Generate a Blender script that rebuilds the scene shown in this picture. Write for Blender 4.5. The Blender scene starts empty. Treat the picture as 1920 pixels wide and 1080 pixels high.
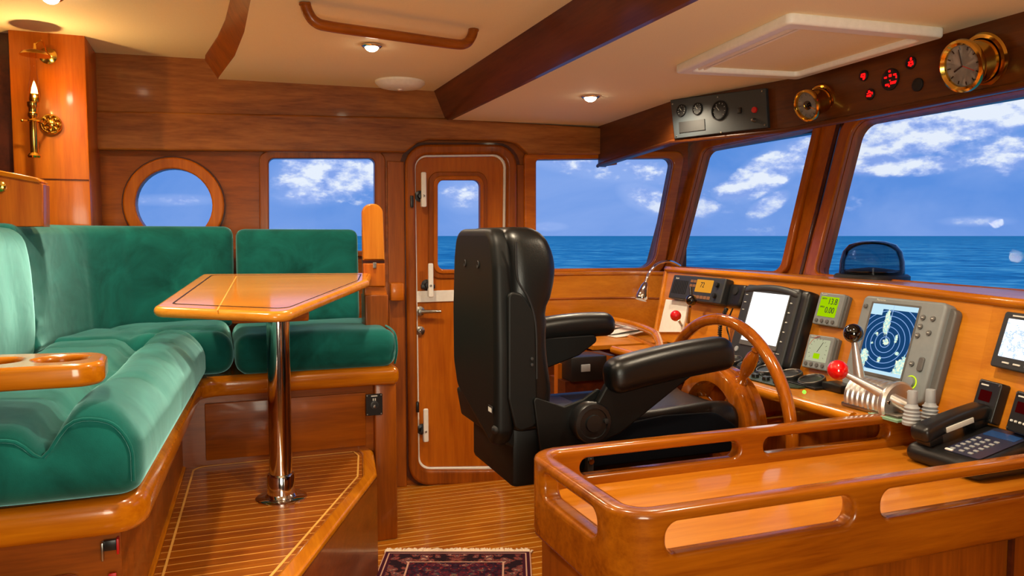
import bpy, bmesh, math, random
from mathutils import Vector, Matrix, noise as mnoise
random.seed(7)
V = Vector
PI = math.pi
sc = bpy.context.scene
COL = sc.collection
# ------------------------------------------------------------------ camera model (X = forward along the boat, Y = to port, Z = up)
F = 1463.0; CZ = 1.38; TH = math.atan(98 / F)
_n = math.hypot(.357, .934); D = (.357 / _n, .934 / _n); R_ = (D[1], -D[0])
def ray(px, py):
    u = (px - 960) / F; v = -(py - 540) / F
    c, s = math.cos(TH), math.sin(TH); d = c + v * s; z = v * c - s
    return V((R_[0] * u + D[0] * d, R_[1] * u + D[1] * d, z))
def PN(px, py, p, n):
    r = ray(px, py); o = V((0, 0, CZ)); n = V(n)
    return o + r * ((V(p) - o).dot(n) / r.dot(n))
def PZ(px, py, z): return PN(px, py, (0, 0, z), (0, 0, 1))
def PY(px, py, y): return PN(px, py, (0, y, 0), (0, 1, 0))
def PX(px, py, x): return PN(px, py, (x, 0, 0), (1, 0, 0))

# ------------------------------------------------------------------ materials
def srgb(c):
    if isinstance(c, str):
        c = [int(c[i:i + 2], 16) / 255 for i in (0, 2, 4)]
    return tuple((x / 12.92 if x <= .04045 else ((x + .055) / 1.055) ** 2.4) for x in c) + (1,)
class NT:
    def __init__(s, name):
        s.m = bpy.data.materials.new(name); s.m.use_nodes = True
        s.t = s.m.node_tree; s.t.nodes.clear()
        s.out = s.n('ShaderNodeOutputMaterial')
    def n(s, typ, **kw):
        nd = s.t.nodes.new(typ)
        for k, v in kw.items():
            if k.startswith('_'): setattr(nd, k[1:], v)
            else:
                nd.inputs[k.replace('__', ' ')].default_value = v
        return nd
    def l(s, a, b): s.t.links.new(a, b)
    def math(s, op, a, b=None, c=None, clamp=False):
        nd = s.t.nodes.new('ShaderNodeMath'); nd.operation = op; nd.use_clamp = clamp
        for i, x in enumerate((a, b, c)):
            if x is None: continue
            if isinstance(x, (int, float)): nd.inputs[i].default_value = x
            else: s.l(x, nd.inputs[i])
        return nd.outputs[0]
    def mix(s, f, a, b):
        nd = s.t.nodes.new('ShaderNodeMix'); nd.data_type = 'RGBA'
        for sock, x in ((nd.inputs[0], f), (nd.inputs[6], a), (nd.inputs[7], b)):
            if isinstance(x, (int, float, tuple)): sock.default_value = x
            else: s.l(x, sock)
        return nd.outputs[2]
    def ramp(s, f, stops):
        nd = s.t.nodes.new('ShaderNodeValToRGB')
        el = nd.color_ramp.elements
        while len(el) < len(stops): el.new(.5)
        for e, (p, c) in zip(el, stops): e.position = p; e.color = c
        s.l(f, nd.inputs[0]); return nd.outputs[0]
def pbr(name, col, rough=.5, metal=0, coat=0, spec=.5, emit=None, es=0, bump=None):
    t = NT(name); b = t.n('ShaderNodeBsdfPrincipled')
    b.inputs['Base Color'].default_value = srgb(col); b.inputs['Roughness'].default_value = rough
    b.inputs['Metallic'].default_value = metal; b.inputs['Coat Weight'].default_value = coat
    b.inputs['Coat Roughness'].default_value = .06; b.inputs['Specular IOR Level'].default_value = spec
    if emit: b.inputs['Emission Color'].default_value = srgb(emit); b.inputs['Emission Strength'].default_value = es
    tc = t.n('ShaderNodeTexCoord'); ns = t.n('ShaderNodeTexNoise', Scale=(bump or (60, 0))[0]); t.l(tc.outputs['Object'], ns.inputs['Vector'])
    vr = t.mix(.12, srgb(col), srgb(col)); 
    mm = t.n('ShaderNodeHueSaturation'); mm.inputs['Color'].default_value = srgb(col)
    t.l(t.math('MULTIPLY_ADD', ns.outputs[0], .16, .92), mm.inputs['Value']); t.l(mm.outputs[0], b.inputs['Base Color'])
    if bump:
        bp = t.n('ShaderNodeBump', Strength=bump[1], Distance=.002); t.l(ns.outputs[0], bp.inputs['Height']); t.l(bp.outputs[0], b.inputs['Normal'])
    t.l(b.outputs[0], t.out.inputs[0]); return t.m
def wood(name, dark, light, axis='x', rough=.38, coat=.45, scale=1.0, stripes=None):
    t = NT(name); b = t.n('ShaderNodeBsdfPrincipled')
    tc = t.n('ShaderNodeTexCoord'); mp = t.n('ShaderNodeMapping')
    s = {'x': (1.2, 14, 14), 'y': (14, 1.2, 14), 'z': (14, 14, 1.2)}[axis]
    mp.inputs['Scale'].default_value = tuple(k * scale for k in s)
    t.l(tc.outputs['Object'], mp.inputs['Vector'])
    n1 = t.n('ShaderNodeTexNoise', Scale=1.0, Detail=5, Roughness=.6, Distortion=.6); t.l(mp.outputs[0], n1.inputs['Vector'])
    mp2 = t.n('ShaderNodeMapping'); mp2.inputs['Scale'].default_value = tuple(k * scale * (3.5 if k > 2 else 2.5) for k in s)
    t.l(tc.outputs['Object'], mp2.inputs['Vector'])
    n2 = t.n('ShaderNodeTexNoise', Scale=1.6, Detail=3, Roughness=.7); t.l(mp2.outputs[0], n2.inputs['Vector'])
    n3 = t.n('ShaderNodeTexNoise', Scale=2.2, Detail=1); t.l(tc.outputs['Object'], n3.inputs['Vector'])
    f = t.math('ADD', t.math('MULTIPLY', n1.outputs[0], .55), t.math('MULTIPLY', n2.outputs[0], .3))
    f = t.math('ADD', f, t.math('MULTIPLY', n3.outputs[0], .15))
    col = t.ramp(f, [(.36, srgb(dark)), (.62, srgb(light))])
    if stripes:
        ax, step, wid, sc_ = stripes
        sp = t.n('ShaderNodeSeparateXYZ'); t.l(tc.outputs['Object'], sp.inputs[0])
        fr = t.math('FRACT', t.math('ADD', t.math('DIVIDE', sp.outputs[ax], step), 50.0))
        mk = t.math('LESS_THAN', fr, wid)
        col = t.mix(mk, col, srgb(sc_))
        bp = t.n('ShaderNodeBump', Strength=.2, Distance=.001); t.l(mk, bp.inputs['Height']); t.l(bp.outputs[0], b.inputs['Normal'])
    t.l(col, b.inputs['Base Color'])
    b.inputs['Roughness'].default_value = rough; b.inputs['Coat Weight'].default_value = coat; b.inputs['Coat Roughness'].default_value = .1
    b.inputs['Coat IOR'].default_value = 1.4; b.inputs['Specular IOR Level'].default_value = .25
    t.l(b.outputs[0], t.out.inputs[0]); return t.m
def emis(name, col, s=1):
    t = NT(name); e = t.n('ShaderNodeEmission', Strength=s); e.inputs[0].default_value = srgb(col); t.l(e.outputs[0], t.out.inputs[0]); return t.m

M = {}
for ax in 'xyz':
    M['dk' + ax] = wood('teak_dark_' + ax, '743606', 'a4540c', ax, coat=.3)
    M['md' + ax] = wood('teak_mid_' + ax, 'a04c04', 'c46a0c', ax, coat=.35)
    M['lt' + ax] = wood('teak_light_' + ax, 'b2640c', 'd08420', ax, coat=.35)
    M['gl' + ax] = wood('teak_gloss_' + ax, 'a65602', 'd07e0e', ax, rough=.25, coat=.9)
M['rail'] = wood('teak_rail', '7c3a04', 'ac600c', 'x', rough=.25, coat=.9)
M['wheel'] = wood('teak_wheel', '803c08', 'b05e0e', 'z', rough=.12, coat=1)
M['top'] = wood('teak_table_top', 'cc7c18', 'e89a34', 'x', rough=.25, coat=.9)
M['frieze'] = wood('teak_frieze', '6e360f', 'ac6a2c', 'x', rough=.42, coat=.3, scale=.8)
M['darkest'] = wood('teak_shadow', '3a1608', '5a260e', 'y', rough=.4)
M['hdr_dim'] = wood('teak_header_dimmed', '45200a', '68340f', 'y', rough=.4, coat=.3)  # dim light over the windscreen header put into the wood colour
M['beam'] = wood('teak_beam_shaded', '4a2010', '6c3418', 'y', rough=.4)  # face turned from the lamps: its shade is in the brown
M['sole'] = wood('teak_sole', '9c4e0c', 'c47818', 'x', rough=.3, coat=.5, stripes=(1, .052, .10, 'f2c46c'))
M['plat'] = wood('teak_platform', '78360a', 'a05810', 'x', rough=.3, coat=.4, stripes=(1, .052, .09, 'd89a48'))
M['inlay'] = pbr('holly_inlay', 'e2a850', .4)
M['blackline'] = pbr('black_inlay', '2a1408', .4)
M['ceil'] = pbr('cream_headliner', 'f2e2bc', .75, spec=.2, bump=(300, .1))
M['white'] = pbr('white_gelcoat', 'f2efe6', .35)
M['offw'] = pbr('white_plastic', 'ecdcd0', .4)
M['chrome'] = pbr('chrome', 'd8d4d0', .09, metal=1)
M['steel'] = pbr('brushed_steel', 'a8a49c', .28, metal=1)
M['brass'] = pbr('polished_brass', 'e8b850', .14, metal=1)
M['alu'] = pbr('cast_aluminium', 'd8d6d2', .32, metal=.85)
M['blk'] = pbr('black_plastic', '161617', .35, bump=(200, .05))
M['blk2'] = pbr('charcoal_plastic', '2c2e30', .45)
M['rub'] = pbr('black_rubber', '0d0d0e', .6)
M['leather'] = pbr('black_leather', '07090a', .36, spec=.45, bump=(220, .12))
M['shell'] = pbr('black_shell', '080a0a', .5, spec=.28)
M['fabric_blk'] = pbr('dark_seat_fabric', '0a0d14', .85, spec=.1)
M['grey'] = pbr('grey_instrument_plastic', '82888a', .45)
M['grey2'] = pbr('dark_grey_plastic', '5c5a58', .45)
M['ltgrey'] = pbr('light_grey_rubber', '9ca0a4', .5)
M['panelg'] = pbr('grey_panel', '2c3236', .45)
M['redb'] = pbr('red_gloss_ball', 'd4060c', .08, coat=1)
M['blkb'] = pbr('black_gloss_ball', '060606', .06, coat=1)
M['redl'] = pbr('red_paint', 'c01010', .4)
M['paper'] = pbr('white_paper', 'f4f2ee', .7)
M['spk'] = pbr('brown_ring', 'b8884e', .6)
M['dialw'] = pbr('clock_dial', 'ac9e90', .4)
M['fringe'] = pbr('cream_wool_fringe', 'f8e4cc', .9, spec=.1)
M['green_pcb'] = pbr('green_plate', '90b89a', .5)
M['whitescreen'] = emis('lit_white_screen', 'f4f8fa', 1.5)
M['grnlcd'] = emis('green_lcd', 'a8d800', .9)
M['orlcd'] = emis('orange_lcd', 'f0a030', .9)
M['orbtn'] = emis('orange_button', 'd88858', .5)
M['redglow'] = emis('red_glow', 'ff1010', 2.2)
M['reddark'] = emis('dim_red_display', '500808', .6)
M['greenled'] = emis('green_led', '60ff30', 4)
M['lamp'] = emis('lamp_glow', 'fff2d0', 30)
M['flame'] = emis('bulb_glow', 'ffd070', 22)
M['blackseg'] = pbr('lcd_segment', '10200a', .6)
M['yel'] = emis('yellow_ring', 'd8f020', 1.1)
M['dialcream'] = emis('lit_cream_dial', 'd0d0a8', .75)
M['symw'] = pbr('pale_legend', 'd8d8d0', .5)
def mk_suede():
    t = NT('green_suede'); b = t.n('ShaderNodeBsdfPrincipled'); tc = t.n('ShaderNodeTexCoord')
    n1 = t.n('ShaderNodeTexNoise', Scale=5, Detail=5, Roughness=.6, Distortion=.8); t.l(tc.outputs['Object'], n1.inputs['Vector'])
    n2 = t.n('ShaderNodeTexNoise', Scale=400, Detail=2); t.l(tc.outputs['Object'], n2.inputs['Vector'])
    c = t.ramp(n1.outputs[0], [(.32, srgb('0b453f')), (.68, srgb('166a62'))])
    t.l(c, b.inputs['Base Color']); b.inputs['Roughness'].default_value = .9; b.inputs['Specular IOR Level'].default_value = .1
    b.inputs['Sheen Weight'].default_value = 1.0; b.inputs['Sheen Roughness'].default_value = .4; b.inputs['Sheen Tint'].default_value = srgb('a0e8e8')
    n4 = t.n('ShaderNodeTexNoise', Scale=7, Detail=2, Roughness=.5, Distortion=.6); t.l(tc.outputs['Object'], n4.inputs['Vector'])
    bp = t.n('ShaderNodeBump', Strength=.1, Distance=.004); t.l(n2.outputs[0], bp.inputs['Height'])
    bp2 = t.n('ShaderNodeBump', Strength=.16, Distance=.02); t.l(n4.outputs[0], bp2.inputs['Height']); t.l(bp.outputs[0], bp2.inputs['Normal'])
    t.l(bp2.outputs[0], b.inputs['Normal'])
    t.l(b.outputs[0], t.out.inputs[0]); return t.m
M['suede'] = mk_suede()
def mk_glass(name, tint='ffffff', mixf=.06, rough=0.0):
    t = NT(name); a = t.n('ShaderNodeBsdfTransparent'); a.inputs[0].default_value = srgb(tint)
    g = t.n('ShaderNodeBsdfGlossy', Roughness=rough); lw = t.n('ShaderNodeLayerWeight', Blend=.15)
    mx = t.n('ShaderNodeMixShader'); t.l(t.math('MULTIPLY', lw.outputs['Fresnel'], mixf / .06 * .5, clamp=True), mx.inputs[0])
    t.l(a.outputs[0], mx.inputs[1]); t.l(g.outputs[0], mx.inputs[2]); t.l(mx.outputs[0], t.out.inputs[0]); return t.m
M['glass'] = mk_glass('window_glass', 'f8fcff', .02)
M['dome'] = mk_glass('smoked_dome', 'c0c8cc', .2)
M['clear'] = mk_glass('clear_chimney', 'fff4e0', .05)
def mk_radar():
    t = NT('radar_picture'); tc = t.n('ShaderNodeTexCoord'); sp = t.n('ShaderNodeSeparateXYZ'); t.l(tc.outputs['UV'], sp.inputs[0])
    x, y = sp.outputs[0], sp.outputs[1]      # 0..1 across the screen
    dx = t.math('MULTIPLY', t.math('SUBTRACT', x, .48), .72); dy = t.math('SUBTRACT', y, .46)
    r = t.math('SQRT', t.math('ADD', t.math('MULTIPLY', dx, dx), t.math('MULTIPLY', dy, dy)))
    fr = t.math('ABSOLUTE', t.math('SUBTRACT', t.math('FRACT', t.math('DIVIDE', r, .076)), .5))
    ring = t.math('GREATER_THAN', fr, .44)
    col = t.mix(ring, srgb('16406e'), srgb('8ab0e8'))
    cm = t.n('ShaderNodeCombineXYZ'); t.l(dx, cm.inputs[0]); t.l(dy, cm.inputs[1])
    ns = t.n('ShaderNodeTexNoise', Scale=14, Detail=6, Roughness=.75); t.l(cm.outputs[0], ns.inputs['Vector'])
    def blob(cx, cy, sx, sy, rot, k):
        a = t.math('SUBTRACT', x, cx); b_ = t.math('SUBTRACT', y, cy)
        u = t.math('ADD', t.math('MULTIPLY', a, math.cos(rot)), t.math('MULTIPLY', b_, math.sin(rot)))
        v = t.math('SUBTRACT', t.math('MULTIPLY', b_, math.cos(rot)), t.math('MULTIPLY', a, math.sin(rot)))
        q = t.math('ADD', t.math('POWER', t.math('DIVIDE', u, sx), 2), t.math('POWER', t.math('DIVIDE', v, sy), 2))
        return t.math('MULTIPLY', t.math('SUBTRACT', 1, q, clamp=True), k)
    s = None
    for a in [(.42, .74, .1, .26, .12, .5), (.70, .52, .05, .1, 0, .42), (.1, .2, .14, .18, .3, .45), (.5, .47, .1, .07, 0, .42), (.95, .1, .22, .3, -.3, .5),
              (.2, .42, .05, .04, 0, .36), (.45, .2, .07, .07, 0, .36), (.8, .33, .06, .05, 0, .38), (.25, .55, .1, .05, 0, .3)]:
        bl = blob(*a); s = bl if s is None else t.math('MAXIMUM', s, bl)
    e = t.math('GREATER_THAN', t.math('ADD', ns.outputs[0], s), .76)
    ns2 = t.n('ShaderNodeTexNoise', Scale=30, Detail=2); t.l(cm.outputs[0], ns2.inputs['Vector'])
    ec = t.ramp(ns2.outputs[0], [(.4, srgb('a8e0e0')), (.6, srgb('f8fcd8'))])
    col = t.mix(e, col, ec)
    bar = t.math('MAXIMUM', t.math('GREATER_THAN', y, .93), t.math('LESS_THAN', y, .05))
    box = t.math('MULTIPLY', t.math('GREATER_THAN', y, .84), t.math('LESS_THAN', x, .26))
    col = t.mix(t.math('MAXIMUM', bar, box), col, srgb('c0e4f4'))
    ax1 = t.math('MULTIPLY', t.math('LESS_THAN', t.math('ABSOLUTE', dx), .004), t.math('GREATER_THAN', dy, 0))
    col = t.mix(ax1, col, srgb('a8c8f0'))
    em = t.n('ShaderNodeEmission', Strength=1.05); t.l(col, em.inputs[0]); t.l(em.outputs[0], t.out.inputs[0]); return t.m
M['radar'] = mk_radar()
def mk_chart():
    t = NT('chart_picture'); tc = t.n('ShaderNodeTexCoord'); ns = t.n('ShaderNodeTexNoise', Scale=7, Detail=8, Roughness=.7); t.l(tc.outputs['UV'], ns.inputs['Vector'])
    sp = t.n('ShaderNodeSeparateXYZ'); t.l(tc.outputs['UV'], sp.inputs[0])
    f = t.math('ADD', ns.outputs[0], t.math('MULTIPLY', sp.outputs[1], -.35))
    c = t.ramp(f, [(.0, srgb('f6fbff')), (.30, srgb('f4faff')), (.33, srgb('7ca4e8')), (.36, srgb('eef6ff')), (.6, srgb('e8f2fc'))])
    em = t.n('ShaderNodeEmission', Strength=1.3); t.l(c, em.inputs[0]); t.l(em.outputs[0], t.out.inputs[0]); return t.m
M['chart'] = mk_chart()
def mk_rug():
    t = NT('persian_rug'); b = t.n('ShaderNodeBsdfPrincipled'); tc = t.n('ShaderNodeTexCoord'); sp = t.n('ShaderNodeSeparateXYZ'); t.l(tc.outputs['UV'], sp.inputs[0])
    x, y = sp.outputs[0], sp.outputs[1]     # metres on the rug, origin corner; rug .6 wide
    ex = t.math('MINIMUM', x, t.math('SUBTRACT', .60, x)); ey = t.math('SUBTRACT', 1.0, y)
    e = t.math('MINIMUM', ex, ey)
    mp = t.n('ShaderNodeMapping'); mp.inputs['Scale'].default_value = (1, 1, 1)
    t.l(tc.outputs['UV'], mp.inputs['Vector'])
    nzz = t.n('ShaderNodeTexNoise', Scale=38, Detail=3); 
    cmx = t.n('ShaderNodeCombineXYZ'); t.l(t.math('ABSOLUTE', t.math('SUBTRACT', x, .3)), cmx.inputs[0]); t.l(y, cmx.inputs[1]); t.l(cmx.outputs[0], nzz.inputs['Vector'])
    va = t.n('ShaderNodeVectorMath', _operation='SCALE'); va.inputs['Scale'].default_value = .05; t.l(nzz.outputs['Color'], va.inputs[0])
    vb = t.n('ShaderNodeVectorMath', _operation='ADD'); t.l(cmx.outputs[0], vb.inputs[0]); t.l(va.outputs[0], vb.inputs[1]); t.l(vb.outputs[0], mp.inputs['Vector'])
    v1 = t.n('ShaderNodeTexVoronoi', Scale=26); v1.feature = 'F1'; t.l(mp.outputs[0], v1.inputs['Vector'])
    v2 = t.n('ShaderNodeTexVoronoi', Scale=55); t.l(mp.outputs[0], v2.inputs['Vector'])
    base = t.ramp(v2.outputs['Distance'], [(.0, srgb('f0d8b8')), (.16, srgb('a85048')), (.30, srgb('6a1020')), (.52, srgb('16384a')), (.7, srgb('101c30'))])
    med = t.ramp(v1.outputs['Distance'], [(.1, srgb('c89068')), (.25, srgb('20485a')), (.4, srgb('8c1c24')), (.6, srgb('501018'))])
    bord = t.ramp(v1.outputs['Distance'], [(.05, srgb('f0d0b0')), (.16, srgb('c08070')), (.26, srgb('284048')), (.42, srgb('9a5048')), (.6, srgb('302028'))])
    col = t.mix(t.math('GREATER_THAN', e, .11), bord, t.mix(.4, base, med))
    ln = t.math('FRACT', t.math('DIVIDE', e, .018))
    line = t.math('MULTIPLY', t.math('LESS_THAN', e, .035), t.math('LESS_THAN', ln, .3))
    line2 = t.math('MULTIPLY', t.math('LESS_THAN', t.math('ABSOLUTE', t.math('SUBTRACT', e, .11)), .012), t.math('LESS_THAN', ln, .4))
    col = t.mix(t.math('LESS_THAN', e, .035), col, srgb('4a2030'))
    col = t.mix(t.math('MAXIMUM', line, line2), col, srgb('d8a890'))
    t.l(col, b.inputs['Base Color']); b.inputs['Roughness'].default_value = .95; b.inputs['Specular IOR Level'].default_value = .05
    nz = t.n('ShaderNodeTexNoise', Scale=500); t.l(tc.outputs['UV'], nz.inputs['Vector'])
    bp = t.n('ShaderNodeBump', Strength=.6, Distance=.004); t.l(nz.outputs[0], bp.inputs['Height']); t.l(bp.outputs[0], b.inputs['Normal'])
    t.l(b.outputs[0], t.out.inputs[0]); return t.m
M['rug'] = mk_rug()

# ------------------------------------------------------------------ object helpers
def wmat(o):
    m = Matrix.Identity(4)
    while o is not None:
        m = o.matrix_basis @ m; o = o.parent
    return m
def finish(name, me, mat, parent, Mx, smooth, uvs=None):
    if Mx is not None: me.transform(Mx)
    if parent is not None: me.transform(wmat(parent).inverted())
    me.materials.clear()
    for m_ in (mat if isinstance(mat, (list, tuple)) else [mat]): me.materials.append(M[m_] if isinstance(m_, str) else m_)
    if smooth is not None and len(me.polygons):
        me.polygons.foreach_set('use_smooth', [True] * len(me.polygons))
        me.set_sharp_from_angle(angle=math.radians(smooth))
    o = bpy.data.objects.new(name, me); COL.objects.link(o)
    if parent is not None: o.parent = parent
    return o
def obj(name, bm, mat, parent=None, Mx=None, smooth=40):
    bmesh.ops.recalc_face_normals(bm, faces=bm.faces)
    me = bpy.data.meshes.new(name); bm.to_mesh(me); bm.free()
    return finish(name, me, mat, parent, Mx, smooth)
def multi(name, bm, mat, parent=None, Mx=None):
    """each loose piece of the bmesh becomes a part of its own"""
    bm.verts.ensure_lookup_table(); seen = set(); res = []
    for v0 in bm.verts:
        if v0 in seen: continue
        st = [v0]; isl = []; seen.add(v0)
        while st:
            v = st.pop(); isl.append(v)
            for e in v.link_edges:
                w_ = e.other_vert(v)
                if w_ not in seen: seen.add(w_); st.append(w_)
        nb = bmesh.new(); mp_ = {v: nb.verts.new(v.co) for v in isl}
        for f in {f for v in isl for f in v.link_faces}: nb.faces.new([mp_[v] for v in f.verts])
        res.append(obj(name, nb, mat, parent, Mx))
    bm.free(); return res
def thing(name, label, cat, loc=(0, 0, 0), group=None, kind=None):
    o = bpy.data.objects.new(name, None); COL.objects.link(o); o.location = V(loc); o.empty_display_size = .05
    return tag(o, label, cat, group, kind)
def tag(o, label=None, cat=None, group=None, kind=None):
    if label: o['label'] = label
    if cat: o['category'] = cat
    if group: o['group'] = group
    if kind: o['kind'] = kind
    return o
def struct(o, label=None): o['kind'] = 'structure'; 
def frame(o, xd, yd):
    x = V(xd).normalized(); z = x.cross(V(yd)).normalized(); y = z.cross(x)
    m = Matrix((x, y, z)).transposed().to_4x4(); m.translation = V(o); return m
def T(x, y, z): return Matrix.Translation((x, y, z))
def B(): return bmesh.new()
def box(bm, x0, x1, y0, y1, z0, z1, bev=0, Mx=None, seg=2):
    r = bmesh.ops.create_cube(bm, size=1); vs = r['verts']
    for v in vs: v.co = V((x0 + (v.co.x + .5) * (x1 - x0), y0 + (v.co.y + .5) * (y1 - y0), z0 + (v.co.z + .5) * (z1 - z0)))
    if bev:
        es = {e for v in vs for e in v.link_edges}
        rr = bmesh.ops.bevel(bm, geom=list(es), offset=bev, segments=seg, profile=.5, affect='EDGES'); vs = [g for g in rr['verts']]
        vs = list({v for f in rr['faces'] for v in f.verts} | set(v for v in vs))
    if Mx is not None: bmesh.ops.transform(bm, matrix=Mx, verts=vs)
    return bm
def rbox(dims, r, n=(10, 10, 5), deform=None):
    """rounded box centred on the origin, each face a grid, deformed by a callback"""
    bm = bmesh.new(); hx, hy, hz = (d / 2 for d in dims); r = min(r, hx, hy, hz)
    vm = {}
    def vert(i, j, k):
        key = (i, j, k)
        if key not in vm:
            def t(a, m_, h):
                # finer near the ends
                s = 2 * a / m_ - 1; s = math.copysign(1 - (1 - abs(s)) ** 1.4, s) if h > r * 1.5 else s
                return s * h
            p = V((t(i, n[0], hx), t(j, n[1], hy), t(k, n[2], hz)))
            c = V((max(-hx + r, min(hx - r, p.x)), max(-hy + r, min(hy - r, p.y)), max(-hz + r, min(hz - r, p.z))))
            d = p - c
            if d.length > 1e-9: p = c + d.normalized() * r
            vm[key] = bm.verts.new(deform(p) if deform else p)
        return vm[key]
    def quad(a, b_, c, d):
        try: bm.faces.new((a, b_, c, d))
        except ValueError: pass
    for i in range(n[0]):
        for j in range(n[1]):
            for k in (0, n[2]): quad(vert(i, j, k), vert(i + 1, j, k), vert(i + 1, j + 1, k), vert(i, j + 1, k))
    for i in range(n[0]):
        for k in range(n[2]):
            for j in (0, n[1]): quad(vert(i, j, k), vert(i + 1, j, k), vert(i + 1, j, k + 1), vert(i, j, k + 1))
    for j in range(n[1]):
        for k in range(n[2]):
            for i in (0, n[0]): quad(vert(i, j, k), vert(i, j + 1, k), vert(i, j + 1, k + 1), vert(i, j, k + 1))
    return bm
def perp(d):
    d = d.normalized(); a = V((0, 0, 1)) if abs(d.z) < .9 else V((1, 0, 0))
    x = d.cross(a).normalized(); return x, d.cross(x).normalized()
def tube(bm, pts, r, n=12, caps=True, closed=False):
    pts = [V(p) for p in pts]; N = len(pts); rs = r if isinstance(r, (list, tuple)) else [r] * N
    rings = []; px = None
    for i, p in enumerate(pts):
        if closed: d = pts[(i + 1) % N] - pts[i - 1]
        else: d = pts[min(i + 1, N - 1)] - pts[max(i - 1, 0)]
        d.normalize()
        if px is None: x, y = perp(d)
        else:
            x = (px - d * px.dot(d)); 
            if x.length < 1e-6: x, _ = perp(d)
            x.normalize(); y = d.cross(x)
        px = x
        rings.append([bm.verts.new(p + (x * math.cos(2 * PI * k / n) + y * math.sin(2 * PI * k / n)) * rs[i]) for k in range(n)])
    for i in range(N if closed else N - 1):
        a, b_ = rings[i], rings[(i + 1) % N]
        for k in range(n): bm.faces.new((a[k], a[(k + 1) % n], b_[(k + 1) % n], b_[k]))
    if caps and not closed: bm.faces.new(rings[0][::-1]); bm.faces.new(rings[-1])
    return bm
def lathe(bm, prof, n=32, Mx=None):
    """prof: list of (radius, height) turned about local z"""
    rings = []; vs = []
    for r, z in prof:
        if r < 1e-6: ring = [bm.verts.new((0, 0, z))]
        else: ring = [bm.verts.new((r * math.cos(2 * PI * k / n), r * math.sin(2 * PI * k / n), z)) for k in range(n)]
        rings.append(ring); vs += ring
    for a, b_ in zip(rings, rings[1:]):
        for k in range(n):
            k2 = (k + 1) % n
            if len(a) == 1 and len(b_) == 1: continue
            if len(a) == 1: bm.faces.new((a[0], b_[k2], b_[k]))
            elif len(b_) == 1: bm.faces.new((a[k], a[k2], b_[0]))
            else: bm.faces.new((a[k], a[k2], b_[k2], b_[k]))
    if len(rings[0]) > 1: bm.faces.new(rings[0][::-1])
    if len(rings[-1]) > 1: bm.faces.new(rings[-1])
    if Mx is not None: bmesh.ops.transform(bm, matrix=Mx, verts=vs)
    return bm
def zframe(o, d):
    x, y = perp(V(d)); return Matrix((x, y, V(d).normalized())).transposed().to_4x4().copy() if False else _zf(o, x, y, d)
def _zf(o, x, y, d):
    m = Matrix((x, y, V(d).normalized())).transposed().to_4x4(); m.translation = V(o); return m
def sphere(bm, c, r, seg=20, scale=(1, 1, 1)):
    bmesh.ops.create_uvsphere(bm, u_segments=seg, v_segments=seg // 2 + 2, radius=r, matrix=T(*c) @ Matrix.Diagonal((*scale, 1))); return bm
def rpoly(pts, r, seg=6):
    out = []; N = len(pts)
    for i in range(N):
        p = V(pts[i]).to_2d(); a = V(pts[i - 1]).to_2d(); b_ = V(pts[(i + 1) % N]).to_2d()
        rr = r[i] if isinstance(r, (list, tuple)) else r
        d1 = (a - p); d2 = (b_ - p); l1, l2 = d1.length, d2.length
        if rr <= 0 or l1 < 1e-6 or l2 < 1e-6: out.append((p.x, p.y)); continue
        d1.normalize(); d2.normalize(); ang = math.acos(max(-1, min(1, d1.dot(d2))))
        if ang > PI - .02: out.append((p.x, p.y)); continue
        t = min(rr / math.tan(ang / 2), l1 * .49, l2 * .49); rad = t * math.tan(ang / 2)
        c = p + (d1 + d2).normalized() * (rad / math.sin(ang / 2))
        s = p + d1 * t - c; e = p + d2 * t - c
        a0 = math.atan2(s.y, s.x); a1 = math.atan2(e.y, e.x); da = (a1 - a0 + PI) % (2 * PI) - PI
        for k in range(seg + 1): an = a0 + da * k / seg; out.append((c.x + rad * math.cos(an), c.y + rad * math.sin(an)))
    return out
def rrect(x0, y0, x1, y1, r, seg=6): return rpoly([(x0, y0), (x1, y0), (x1, y1), (x0, y1)], r, seg)
def circ(cx, cy, r, n=40, ry=None): return [(cx + r * math.cos(2 * PI * k / n), cy + (ry or r) * math.sin(2 * PI * k / n)) for k in range(n)]
def plate(name, loops, t, mat, parent=None, Mx=None, bev=0, w0=0, uv=None, seg=2, smooth=35):
    """flat board from closed 2-D loops (inner loops are holes), local z from w0 to w0+t"""
    cu = bpy.data.curves.new(name, 'CURVE'); cu.dimensions = '2D'; cu.fill_mode = 'BOTH'
    for lp in loops:
        s = cu.splines.new('POLY'); s.points.add(len(lp) - 1)
        for q, p in zip(s.points, lp): q.co = (p[0], p[1], 0, 1)
        s.use_cyclic_u = True
    bev = min(bev, t / 2 * .98)
    cu.extrude = max(t / 2 - bev, 0); cu.bevel_depth = bev; cu.bevel_resolution = seg; cu.offset = -bev
    o = bpy.data.objects.new('tmp', cu); COL.objects.link(o)
    bpy.context.view_layer.update()
    me = bpy.data.meshes.new_from_object(o.evaluated_get(bpy.context.evaluated_depsgraph_get()))
    bpy.data.objects.remove(o); bpy.data.curves.remove(cu)
    me.transform(T(0, 0, w0 + t / 2))
    if uv:
        x0, y0, x1, y1 = uv
        while me.uv_layers: me.uv_layers.remove(me.uv_layers[0])
        ul = me.uv_layers.new(name='UVMap')
        for lp in me.loops:
            c = me.vertices[lp.vertex_index].co
            ul.data[lp.index].uv = ((c.x - x0) / (x1 - x0), (c.y - y0) / (y1 - y0))
    me.name = name
    return finish(name, me, mat, parent, Mx, smooth)
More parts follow.
